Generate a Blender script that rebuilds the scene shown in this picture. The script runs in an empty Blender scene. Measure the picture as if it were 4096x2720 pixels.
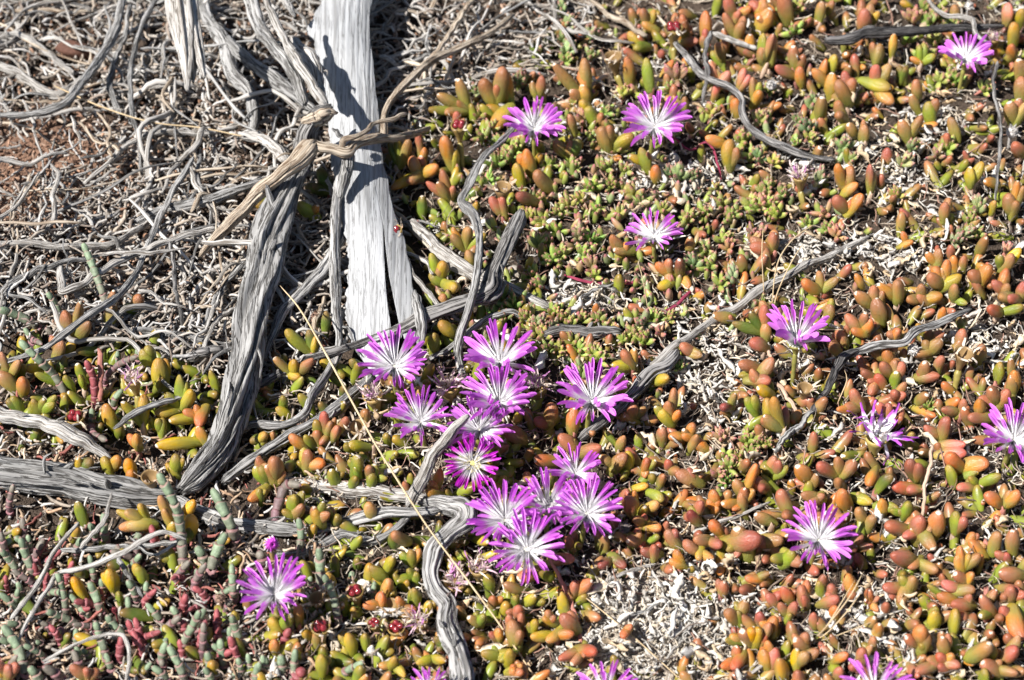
import bpy, math, random, re
import numpy as np
from mathutils import Vector, Matrix

# ------------------------------------------------------------------ camera, world, sun, exposure
SC = bpy.context.scene
COL = SC.collection
PITCH = math.radians(50.0)
DIST = 1.2
cam_d = bpy.data.cameras.new("camera")
cam = bpy.data.objects.new("camera", cam_d)
COL.objects.link(cam)
cam.location = (0.0, -DIST * math.cos(PITCH), DIST * math.sin(PITCH))
cam.rotation_euler = (math.pi / 2 - PITCH, 0, 0)
cam_d.lens = 70.0
cam_d.sensor_width = 36.0
cam_d.clip_start = 0.05
cam_d.clip_end = 100.0
cam_d.dof.use_dof = True
cam_d.dof.focus_distance = 1.16
cam_d.dof.aperture_fstop = 9.0
SC.camera = cam

SUN_EL, SUN_AZ = math.radians(52), math.radians(25)      # azimuth: from -X turned towards the viewer
SUN_DIR = Vector((-math.cos(SUN_EL) * math.cos(SUN_AZ), -math.cos(SUN_EL) * math.sin(SUN_AZ), math.sin(SUN_EL)))
world = bpy.data.worlds.new("World")
SC.world = world
world.use_nodes = True
wn = world.node_tree.nodes
wl = world.node_tree.links
sky = wn.new("ShaderNodeTexSky")
sky.sky_type = 'NISHITA'
sky.sun_disc = False
sky.sun_elevation = SUN_EL
sky.sun_rotation = math.atan2(SUN_DIR.x, SUN_DIR.y)
wn["Background"].inputs[1].default_value = 0.05
wl.new(sky.outputs[0], wn["Background"].inputs[0])
sun_d = bpy.data.lights.new("sun", 'SUN')
sun_d.energy = 5.0
sun_d.angle = math.radians(0.53)
sun_d.color = (1.0, 0.97, 0.93)
sun = bpy.data.objects.new("sun", sun_d)
COL.objects.link(sun)
sun.location = SUN_DIR * 5
sun.rotation_euler = SUN_DIR.to_track_quat('Z', 'Y').to_euler()
SC.view_settings.view_transform = 'Standard'
SC.view_settings.look = 'None'
SC.view_settings.exposure = 0.85
SC.view_settings.gamma = 1.0
SC.view_settings.use_curve_mapping = False
SC.cycles.use_denoising = True
SC.cycles.adaptive_threshold = 0.03
SC.cycles.max_bounces = 5
SC.cycles.diffuse_bounces = 2
SC.cycles.glossy_bounces = 2
SC.cycles.transmission_bounces = 3
SC.cycles.caustics_reflective = False
SC.cycles.caustics_refractive = False

rng = np.random.default_rng(7)
random.seed(7)

# ------------------------------------------------------------------ photograph pixel -> place on the ground
FPX = 70.0 / 36.0 * 4096
CPOS = np.array(cam.location)
XC = np.array((1.0, 0, 0))
UC = np.array((0, math.sin(PITCH), math.cos(PITCH)))
FC = np.array((0, math.cos(PITCH), -math.sin(PITCH)))
MM = 0.001


def smooth(a, b, x):
    t = np.clip((np.asarray(x, float) - a) / (b - a), 0, 1)
    return t * t * (3 - 2 * t)


def gz(x, y):
    """height of the soil"""
    x = np.asarray(x, float); y = np.asarray(y, float)
    z = 0.0040 * np.sin(17 * x + 1.3) * np.cos(13 * y - 0.4) + 0.003 * np.sin(31 * x - 23 * y + 2.0) + 0.002 * np.cos(47 * y + 29 * x)
    z = z - 0.016 * smooth(-0.05, -0.30, x) * smooth(0.02, 0.25, y)
    z = z + 0.006 * smooth(0.05, 0.25, x)
    fade = 1 - smooth(0.9, 1.6, np.hypot(x, y))
    return z * fade


def P(px, py, h=0.0):
    """point h metres above the soil that the photograph shows at pixel (px, py) (arrays welcome)"""
    px = np.asarray(px, float); py = np.asarray(py, float); h = np.asarray(h, float)
    d = ((px - 2048) / FPX)[..., None] * XC + (-(py - 1360) / FPX)[..., None] * UC + FC
    z = h.copy() + 0.0 * px
    for _ in range(8):
        t = (z - CPOS[2]) / d[..., 2]
        q = CPOS + t[..., None] * d
        z = gz(q[..., 0], q[..., 1]) + h
    return q


def pxm(p):
    """metres per photograph pixel at a place"""
    return float(np.dot(np.asarray(p) - CPOS, FC)) / FPX


# ------------------------------------------------------------------ numpy noise
class Noise2:
    def __init__(self, seed, n=64):
        self.n = n
        self.g = np.random.default_rng(seed).random((n, n))

    def __call__(self, u, v):
        n = self.n
        u = np.asarray(u, float); v = np.asarray(v, float)
        iu = np.floor(u).astype(int); iv = np.floor(v).astype(int)
        fu = u - iu; fv = v - iv
        fu = fu * fu * (3 - 2 * fu); fv = fv * fv * (3 - 2 * fv)
        a = self.g[iu % n, iv % n]; b = self.g[(iu + 1) % n, iv % n]
        c = self.g[iu % n, (iv + 1) % n]; d = self.g[(iu + 1) % n, (iv + 1) % n]
        return (a * (1 - fu) + b * fu) * (1 - fv) + (c * (1 - fu) + d * fu) * fv


# ------------------------------------------------------------------ materials
def new_mat(name):
    m = bpy.data.materials.new(name)
    m.use_nodes = True
    nt = m.node_tree
    return m, nt, nt.nodes, nt.links, nt.nodes["Principled BSDF"]


class NT:
    """small helper to wire nodes"""
    def __init__(self, name):
        self.m = bpy.data.materials.new(name)
        self.m.use_nodes = True
        self.n = self.m.node_tree.nodes
        self.l = self.m.node_tree.links
        self.b = self.n["Principled BSDF"]

    def put(self, sock, v):
        if hasattr(v, 'is_output'):
            self.l.new(v, sock)
        elif isinstance(v, (tuple, list)) and len(v) == 3 and sock.type == 'RGBA':
            sock.default_value = (*v, 1)
        else:
            sock.default_value = v

    def attr(self, name):
        a = self.n.new("ShaderNodeAttribute"); a.attribute_name = name
        return a

    def math(self, op, a, b=0.0, c=0.0, clamp=False):
        k = self.n.new("ShaderNodeMath"); k.operation = op; k.use_clamp = clamp
        self.put(k.inputs[0], a); self.put(k.inputs[1], b); self.put(k.inputs[2], c)
        return k.outputs[0]

    def mix(self, f, a, b, mode='MIX'):
        k = self.n.new("ShaderNodeMix"); k.data_type = 'RGBA'; k.blend_type = mode
        self.put(k.inputs[0], f); self.put(k.inputs[6], a); self.put(k.inputs[7], b)
        return k.outputs[2]

    def range(self, v, a, b, c=0.0, d=1.0, smooth=True):
        k = self.n.new("ShaderNodeMapRange")
        k.interpolation_type = 'SMOOTHSTEP' if smooth else 'LINEAR'
        self.put(k.inputs[0], v)
        for i, q in enumerate((a, b, c, d)):
            self.put(k.inputs[i + 1], q)
        return k.outputs[0]

    def coord(self, kind):
        if kind == 'uv':
            k = self.n.new("ShaderNodeUVMap"); return k.outputs[0]
        k = self.n.new("ShaderNodeTexCoord")
        return k.outputs[{'object': 'Object', 'generated': 'Generated'}[kind]]

    def geo(self):
        return self.n.new("ShaderNodeNewGeometry")

    def vec(self, v, scale, off=None):
        k = self.n.new("ShaderNodeMapping")
        self.l.new(v, k.inputs[0])
        k.inputs[3].default_value = scale if isinstance(scale, (tuple, list)) else (scale,) * 3
        if off is not None:
            self.l.new(off, k.inputs[1])
        return k.outputs[0]

    def noise(self, v, scale, detail=3.0, rough=0.55, out=0):
        k = self.n.new("ShaderNodeTexNoise")
        self.l.new(v, k.inputs['Vector'])
        k.inputs['Scale'].default_value = scale; k.inputs['Detail'].default_value = detail
        k.inputs['Roughness'].default_value = rough
        return k.outputs[out]

    def voronoi(self, v, scale, out='Distance', feature='F1'):
        k = self.n.new("ShaderNodeTexVoronoi"); k.feature = feature
        self.l.new(v, k.inputs['Vector']); k.inputs['Scale'].default_value = scale
        return k.outputs[out]

    def obj(self):
        return self.n.new("ShaderNodeObjectInfo")

    def bump(self, h, strength, dist):
        k = self.n.new("ShaderNodeBump")
        k.inputs['Strength'].default_value = strength; k.inputs['Distance'].default_value = dist
        self.l.new(h, k.inputs['Height'])
        self.l.new(k.outputs[0], self.b.inputs['Normal'])

    def hsv(self, c, h=0.5, s=1.0, v=1.0):
        k = self.n.new("ShaderNodeHueSaturation")
        self.put(k.inputs[0], h); self.put(k.inputs[1], s); self.put(k.inputs[2], v); self.put(k.inputs[4], c)
        return k.outputs[0]


def mat_leaf(name, stuff=False, small=False):
    t = NT(name)
    o = t.obj()
    tt = t.attr('t').outputs['Fac']
    if stuff:
        a = t.attr('col'); col = a.outputs['Color']; rnd = a.outputs['Alpha']
        pos = t.vec(t.coord('object'), 160.0)
    else:
        col = o.outputs['Color']; rnd = o.outputs['Random']
        k = t.n.new("ShaderNodeCombineXYZ")
        for i in range(3):
            t.l.new(t.math('MULTIPLY', rnd, 37.0 + 11 * i), k.inputs[i])
        pos = t.vec(t.coord('object'), 1.0, k.outputs[0])
    n1 = t.noise(pos, 2.2, 2.0)
    if small:
        base = t.mix(0.45, col, (0.21, 0.33, 0.06))
        c = t.mix(t.range(tt, 0.05, 0.6), base, col)
        tipf = t.math('MULTIPLY', t.range(t.math('ADD', tt, t.math('MULTIPLY', n1, 0.25)), 0.80, 1.12), 0.75)
        c = t.mix(tipf, c, (0.42, 0.11, 0.16))
    else:
        base = t.mix(0.74, col, (0.24, 0.28, 0.045))
        c = t.mix(t.range(t.math('ADD', tt, t.math('MULTIPLY', t.math('SUBTRACT', n1, 0.5), 0.6)), 0.15, 0.85), base, col)
        tip = t.mix(0.5, col, (0.40, 0.10, 0.06))
        c = t.mix(t.math('MULTIPLY', t.range(tt, 0.65, 1.0), 0.7), c, tip)
    c = t.hsv(c, t.range(rnd, 0, 1, 0.488, 0.512, False), t.range(n1, 0.3, 0.7, 0.94, 1.07), t.range(t.noise(pos, 1.1, 1.0), 0.3, 0.7, 0.76, 1.02))
    # pale specks in the skin and dry scabs on some tips
    sp = t.voronoi(pos, 9.0)
    c = t.mix(t.math('MULTIPLY', t.range(sp, 0.10, 0.04), 0.32), c, (0.66, 0.55, 0.42))
    if not small:
        gate = t.math('GREATER_THAN', rnd, 0.78)
        scab = t.range(t.math('ADD', tt, t.math('MULTIPLY', t.math('SUBTRACT', n1, 0.5), 0.20)), 0.972, 0.988)
        c = t.mix(t.math('MULTIPLY', gate, scab), c, (0.66, 0.56, 0.45))
    t.put(t.b.inputs['Base Color'], c)
    t.put(t.b.inputs['Roughness'], t.range(n1, 0.3, 0.7, 0.30, 0.46))
    t.b.inputs['Subsurface Weight'].default_value = 0.0 if stuff else 0.18
    t.b.inputs['Subsurface Radius'].default_value = (1.0, 0.7, 0.3)
    t.b.inputs['Subsurface Scale'].default_value = 0.0022 if small else 0.004
    t.b.inputs['Specular IOR Level'].default_value = 0.45
    t.bump(t.noise(pos, 16.0, 2.0), 0.25, 0.02 if not stuff else 0.0003)
    return t.m


def mat_wood(name, light, dark, fine=1.0, contrast=1.0, bump=0.8):
    """weathered wood: long grain along the uv v axis; uv in metres"""
    t = NT(name)
    o = t.obj()
    k = t.n.new("ShaderNodeCombineXYZ")
    for i in range(3):
        t.l.new(t.math('MULTIPLY', o.outputs['Random'], 13.0 + 5 * i), k.inputs[i])
    uv = t.coord('uv')
    g1 = t.noise(t.vec(uv, (520 * fine, 22 * fine, 1), k.outputs[0]), 1.0, 4.0, 0.6)
    g2 = t.noise(t.vec(uv, (2400 * fine, 90 * fine, 1), k.outputs[0]), 1.0, 3.0, 0.6)
    g3 = t.noise(t.vec(uv, (150, 30, 1), k.outputs[0]), 1.0, 3.0, 0.6)
    ridge = t.math('ABSOLUTE', t.math('SUBTRACT', g1, 0.5))
    crack = t.range(ridge, 0.006 * contrast, 0.055 * contrast)
    deep = t.range(g1, 0.36, 0.43)
    crack = t.math('MULTIPLY', crack, t.math('ADD', 0.25, t.math('MULTIPLY', deep, 0.75)))
    mid = tuple((a * 0.62 + b * 0.38) for a, b in zip(light, dark))
    c = t.mix(t.range(g3, 0.35, 0.68), mid, light)
    c = t.mix(t.math('MULTIPLY', t.range(g2, 0.62, 0.36), 0.55), c, mid)
    c = t.mix(crack, dark, c)
    c = t.hsv(c, 0.5, 1.0, t.range(o.outputs['Random'], 0, 1, 0.85, 1.12, False))
    t.put(t.b.inputs['Base Color'], c)
    t.b.inputs['Roughness'].default_value = 0.85
    t.b.inputs['Specular IOR Level'].default_value = 0.2
    h = t.math('ADD', t.math('MULTIPLY', crack, 0.7), t.math('MULTIPLY', g2, 0.5))
    t.bump(h, bump, 0.0006)
    return t.m


def mat_attr(name, rough=0.8, transl=0.0, var=0.25, scale=400.0, use_obj=False, spec=0.25):
    """colour from the 'col' attribute (stuff) or the object colour, with fine mottling"""
    t = NT(name)
    if use_obj:
        o = t.obj(); col = o.outputs['Color']
        k = t.n.new("ShaderNodeCombineXYZ")
        for i in range(3):
            t.l.new(t.math('MULTIPLY', o.outputs['Random'], 17.0 + 7 * i), k.inputs[i])
        pos = t.vec(t.geo().outputs['Position'], 1.0, k.outputs[0])
    else:
        col = t.attr('col').outputs['Color']
        pos = t.geo().outputs['Position']
    n = t.noise(pos, scale, 3.0)
    c = t.hsv(col, 0.5, 1.0, t.range(n, 0.3, 0.7, 1 - var, 1 + var))
    t.put(t.b.inputs['Base Color'], c)
    t.b.inputs['Roughness'].default_value = rough
    t.b.inputs['Specular IOR Level'].default_value = spec
    t.bump(n, 0.4, 0.0006)
    if transl > 0:
        tr = t.n.new("ShaderNodeBsdfTranslucent"); t.l.new(c, tr.inputs[0])
        mx = t.n.new("ShaderNodeMixShader"); mx.inputs[0].default_value = transl
        t.l.new(t.b.outputs[0], mx.inputs[1]); t.l.new(tr.outputs[0], mx.inputs[2])
        t.l.new(mx.outputs[0], t.n["Material Output"].inputs[0])
    return t.m


def mat_petal():
    t = NT("petal_skin")
    o = t.obj()
    tt = t.attr('t').outputs['Fac']
    uv = t.coord('uv')
    vein = t.noise(t.vec(uv, (14.0, 1.2, 1)), 1.0, 2.0)
    tv = t.math('ADD', tt, t.math('MULTIPLY', t.math('SUBTRACT', vein, 0.5), 0.35))
    lo = t.math('ADD', 0.33, t.math('MULTIPLY', o.outputs['Random'], 0.12))
    f = t.range(tv, lo, t.math('ADD', lo, 0.34))
    purple = t.hsv(o.outputs['Color'], t.range(o.outputs['Random'], 0, 1, 0.49, 0.508, False), t.range(vein, 0.3, 0.7, 0.92, 1.05), t.range(vein, 0.3, 0.7, 0.92, 1.1))
    c = t.mix(f, (0.93, 0.91, 0.92), purple)
    t.put(t.b.inputs['Base Color'], c)
    t.b.inputs['Roughness'].default_value = 0.42
    t.b.inputs['Specular IOR Level'].default_value = 0.4
    tr = t.n.new("ShaderNodeBsdfTranslucent"); t.l.new(c, tr.inputs[0])
    mx = t.n.new("ShaderNodeMixShader"); mx.inputs[0].default_value = 0.24
    t.l.new(t.b.outputs[0], mx.inputs[1]); t.l.new(tr.outputs[0], mx.inputs[2])
    t.l.new(mx.outputs[0], t.n["Material Output"].inputs[0])
    return t.m


def mat_joint():
    """jointed stem skin: flushed rim at the top of every joint"""
    t = NT("glasswort_skin")
    o = t.obj(); tt = t.attr('t').outputs['Fac']
    k = t.n.new("ShaderNodeCombineXYZ")
    for i in range(3):
        t.l.new(t.math('MULTIPLY', o.outputs['Random'], 17.0 + 7 * i), k.inputs[i])
    pos = t.vec(t.geo().outputs['Position'], 1.0, k.outputs[0])
    n = t.noise(pos, 420.0, 3.0); n2 = t.noise(pos, 1500.0, 2.0)
    c = t.hsv(o.outputs['Color'], 0.5, 1.0, t.range(n, 0.3, 0.7, 0.78, 1.25))
    c = t.mix(t.math('MULTIPLY', t.range(tt, 0.84, 0.98), 0.6), c, (0.30, 0.12, 0.13))
    c = t.mix(t.math('MULTIPLY', t.range(n2, 0.62, 0.72), 0.3), c, (0.40, 0.38, 0.30))
    t.put(t.b.inputs['Base Color'], c)
    t.b.inputs['Roughness'].default_value = 0.55
    t.b.inputs['Specular IOR Level'].default_value = 0.35
    t.bump(n2, 0.4, 0.0005)
    return t.m


REDSOIL = (*[float(_q) for _q in P(150, 640)[:2]], 0.075)
SAND = []                       # centre x, y and radii of open sand, metres
for _x, _y, _a, _b in ((2640, 2520, 330, 240), (2330, 1180, 150, 60), (3560, 2520, 120, 80), (2060, 1110, 70, 60), (2950, 2480, 150, 110), (3420, 2430, 150, 80)):
    _p = P(_x, _y); _k = pxm(_p)
    SAND.append((float(_p[0]), float(_p[1]), _a * _k, _b * _k / 0.766))


def mat_ground():
    t = NT("sandy_soil")
    pos = t.geo().outputs['Position']
    sep = t.n.new("ShaderNodeSeparateXYZ"); t.l.new(pos, sep.inputs[0])
    n0 = t.noise(pos, 9.0, 4.0); n1 = t.noise(pos, 90.0, 4.0, 0.65); n2 = t.noise(pos, 700.0, 3.0, 0.7)
    # pale open sand in patches; gap shade painted into soil under plants and twigs
    masks = None
    for (cx, cy, rx, ry) in SAND:
        ex = t.math('POWER', t.math('DIVIDE', t.math('SUBTRACT', sep.outputs[0], cx), rx), 2.0)
        ey = t.math('POWER', t.math('DIVIDE', t.math('SUBTRACT', sep.outputs[1], cy), ry), 2.0)
        mk = t.math('SUBTRACT', 1.35, t.math('SQRT', t.math('ADD', ex, ey)))
        masks = mk if masks is None else t.math('MAXIMUM', masks, mk)
    side = t.range(t.math('ADD', masks, t.math('MULTIPLY', t.math('SUBTRACT', n0, 0.5), 1.2)), 0.0, 0.6)
    brown = t.mix(n1, (0.030, 0.023, 0.018), (0.095, 0.070, 0.053))
    sand = t.mix(n1, (0.25, 0.21, 0.165), (0.46, 0.40, 0.33))
    red = t.mix(n1, (0.13, 0.075, 0.05), (0.27, 0.165, 0.115))
    rm = t.math('SQRT', t.math('ADD', t.math('POWER', t.math('DIVIDE', t.math('SUBTRACT', sep.outputs[0], REDSOIL[0]), REDSOIL[2]), 2.0), t.math('POWER', t.math('DIVIDE', t.math('SUBTRACT', sep.outputs[1], REDSOIL[1]), REDSOIL[2]), 2.0)))
    brown = t.mix(t.range(t.math('ADD', rm, t.math('SUBTRACT', n0, 0.5)), 1.1, 0.4), brown, red)
    c = t.mix(side, brown, sand)
    grain = t.voronoi(pos, 900.0, 'Color')
    g = t.n.new("ShaderNodeSeparateColor"); t.l.new(grain, g.inputs[0])
    c = t.hsv(c, 0.5, 1.0, t.range(g.outputs[0], 0, 1, 0.62, 1.35, False))
    t.put(t.b.inputs['Base Color'], c)
    t.b.inputs['Roughness'].default_value = 0.95
    t.b.inputs['Specular IOR Level'].default_value = 0.1
    t.bump(t.math('ADD', t.math('MULTIPLY', n1, 1.0), t.math('MULTIPLY', t.voronoi(pos, 900.0), -0.6)), 1.0, 0.0012)
    return t.m


M = {}
M['leaf'] = mat_leaf("ice_plant_leaf")
M['leaf_stuff'] = mat_leaf("ice_plant_leaf_mat", stuff=True)
M['small'] = mat_leaf("small_succulent_leaf", small=True)
M['small_stuff'] = mat_leaf("small_succulent_leaf_mat", stuff=True, small=True)
M['silver'] = mat_wood("silver_wood", (0.40, 0.405, 0.41), (0.17, 0.168, 0.165), 0.8, 0.45, 0.5)
M['grey'] = mat_wood("grey_bark", (0.42, 0.41, 0.395), (0.07, 0.064, 0.058), 1.2, 0.85, 1.0)
M['pale'] = mat_wood("pale_bark", (0.54, 0.515, 0.48), (0.14, 0.12, 0.10), 1.1, 0.7, 0.8)
M['tan'] = mat_wood("tan_bark", (0.55, 0.47, 0.37), (0.17, 0.115, 0.075), 1.2, 0.8, 0.8)
M['dark'] = mat_wood("dark_bark", (0.33, 0.315, 0.30), (0.05, 0.045, 0.042), 1.0, 0.9, 1.0)
M['char'] = mat_wood("charred_bark", (0.17, 0.16, 0.155), (0.015, 0.014, 0.014), 1.0, 1.3, 1.0)
M['straw'] = mat_wood("straw", (0.62, 0.49, 0.31), (0.38, 0.26, 0.14), 1.5, 0.3, 0.3)
M['stalk'] = mat_wood("succulent_stalk", (0.62, 0.47, 0.35), (0.36, 0.22, 0.15), 0.8, 0.4, 0.5)
M['pinkstem'] = mat_wood("pink_stem", (0.45, 0.20, 0.155), (0.30, 0.11, 0.09), 0.8, 0.3, 0.4)
M['redstem'] = mat_wood("crimson_stem", (0.33, 0.05, 0.09), (0.12, 0.02, 0.045), 0.8, 0.5, 0.4)
M['petal'] = mat_petal()
M['glass'] = mat_joint()
M['col'] = mat_attr("tinted_debris", 0.85, 0.0, 0.28, 500.0)
M['flake'] = mat_attr("dry_leaf", 0.8, 0.12, 0.22, 700.0)
M['flake_obj'] = mat_attr("dry_leaf_single", 0.8, 0.12, 0.22, 700.0, use_obj=True)
M['flesh'] = mat_attr("fleshy_skin", 0.4, 0.0, 0.15, 260.0, use_obj=True, spec=0.45)
M['thread'] = mat_attr("filament", 0.6, 0.3, 0.08, 300.0, use_obj=True)
M['wet'] = mat_attr("wet_red_seed", 0.12, 0.0, 0.2, 500.0, use_obj=True, spec=0.6)
M['hard'] = mat_attr("insect_shell", 0.25, 0.0, 0.2, 900.0, use_obj=True, spec=0.6)
M['ground'] = mat_ground()


# ------------------------------------------------------------------ mesh helpers
def mesh_from(name, v, f, mat=None, uv=None, t=None, col=None, smooth_shade=True):
    me = bpy.data.meshes.new(name)
    v = np.asarray(v, np.float32)
    nf = len(f)
    if isinstance(f, np.ndarray):
        k = f.shape[1]
        me.vertices.add(len(v)); me.vertices.foreach_set('co', v.ravel())
        me.loops.add(nf * k); me.loops.foreach_set('vertex_index', f.astype(np.int32).ravel())
        me.polygons.add(nf)
        me.polygons.foreach_set('loop_start', np.arange(0, nf * k, k, dtype=np.int32))
        me.update(calc_edges=True)
    else:
        me.from_pydata(v.tolist(), [], f)
        me.update()
    li = np.empty(len(me.loops), np.int32)
    me.loops.foreach_get('vertex_index', li)
    if uv is not None:
        ul = me.uv_layers.new(name='UVMap')
        uu = np.asarray(uv, np.float32)
        if len(uu) == len(v):
            uu = uu[li]
        ul.data.foreach_set('uv', uu.ravel())
    if t is not None:
        a = me.attributes.new('t', 'FLOAT', 'POINT')
        a.data.foreach_set('value', np.asarray(t, np.float32))
    if col is not None:
        a = me.attributes.new('col', 'FLOAT_COLOR', 'POINT')
        a.data.foreach_set('color', np.asarray(col, np.float32).ravel())
    if smooth_shade:
        me.polygons.foreach_set('use_smooth', np.ones(len(me.polygons), bool))
    if mat is not None:
        me.materials.append(mat)
    me.validate()
    return me


def grid_faces(nr, nc, wrap=True):
    """quads of a ring grid nr rows x nc columns"""
    r = np.arange(nr - 1)[:, None]
    c = np.arange(nc if wrap else nc - 1)[None, :]
    c2 = (c + 1) % nc
    a = r * nc + c; b = r * nc + c2; d = (r + 1) * nc + c2; e = (r + 1) * nc + c
    return np.stack([a, b, d, e], -1).reshape(-1, 4)


def revolve(ts, rs, n, tri=0.0, bend=0.0, bend_pow=2.0):
    """unit body along +Z: ts heights, rs radii"""
    th = np.arange(n) * 2 * np.pi / n
    V = []; T = []
    for a, r in zip(ts, rs):
        rr = r * (1 + tri * np.cos(3 * th))
        V.append(np.stack([rr * np.cos(th) + bend * a ** bend_pow, rr * np.sin(th), np.full(n, a)], -1))
        T += [a] * n
    return np.concatenate(V), grid_faces(len(ts), n), np.array(T)


def add_obj(name, me, parent=None, loc=(0, 0, 0), mat4=None, color=None):
    o = bpy.data.objects.new(name, me)
    COL.objects.link(o)
    if parent is not None:
        o.parent = parent
    if mat4 is not None:
        o.matrix_local = mat4
    else:
        o.location = loc
    if color is not None:
        o.color = (*color, 1)
    return o


def add_sub(name, me, part, mat4, color=None):
    """a piece of a part; mat4 is given in the thing's own space"""
    o = bpy.data.objects.new(name, me)
    COL.objects.link(o)
    o.parent = part
    o.matrix_parent_inverse = part.matrix_local.inverted()
    o.matrix_basis = mat4
    if color is not None:
        o.color = (*color, 1)
    return o


def thing(name, label, cat, loc, group=None):
    o = bpy.data.objects.new(name, None)
    o.empty_display_size = 0.005
    COL.objects.link(o)
    o.location = loc
    o['label'] = label; o['category'] = cat
    if group:
        o['group'] = group
    return o


def tag(o, label, cat, group=None):
    o['label'] = label; o['category'] = cat
    if group:
        o['group'] = group
    return o


def kind(o, k):
    o['kind'] = k
    return o


def frame(d, up=(0, 0, 1), roll=0.0):
    """3x3 with Z along d and X towards up"""
    z = np.asarray(d, float); z = z / np.linalg.norm(z)
    u = np.asarray(up, float)
    x = u - z * np.dot(u, z)
    if np.linalg.norm(x) < 1e-4:
        x = np.array((1.0, 0, 0)) - z * z[0]
    x /= np.linalg.norm(x)
    y = np.cross(z, x)
    c, s = math.cos(roll), math.sin(roll)
    x2 = x * c + y * s
    return np.stack([x2, np.cross(z, x2), z], 1)


def m4(R, loc, sc=(1, 1, 1)):
    A = np.eye(4)
    A[:3, :3] = R * np.asarray(sc)[None, :]
    A[:3, 3] = loc
    return Matrix(A.tolist())


def catmull(pts, n):
    pts = np.asarray(pts, float)
    if len(pts) == 2:
        s = np.linspace(0, 1, n)[:, None]
        return pts[0] * (1 - s) + pts[1] * s
    q = np.vstack([2 * pts[0] - pts[1], pts, 2 * pts[-1] - pts[-2]])
    seg = np.linalg.norm(np.diff(pts[:, :3], axis=0), axis=1)
    cum = np.concatenate([[0], np.cumsum(seg)])
    u = np.linspace(0, cum[-1], n)
    i = np.clip(np.searchsorted(cum, u, side='right') - 1, 0, len(pts) - 2)
    f = ((u - cum[i]) / np.maximum(seg[i], 1e-9))[:, None]
    p0, p1, p2, p3 = q[i], q[i + 1], q[i + 2], q[i + 3]
    return 0.5 * (2 * p1 + (p2 - p0) * f + (2 * p0 - 5 * p1 + 4 * p2 - p3) * f ** 2 + (3 * p1 - p0 - 3 * p2 + p3) * f ** 3)


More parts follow.
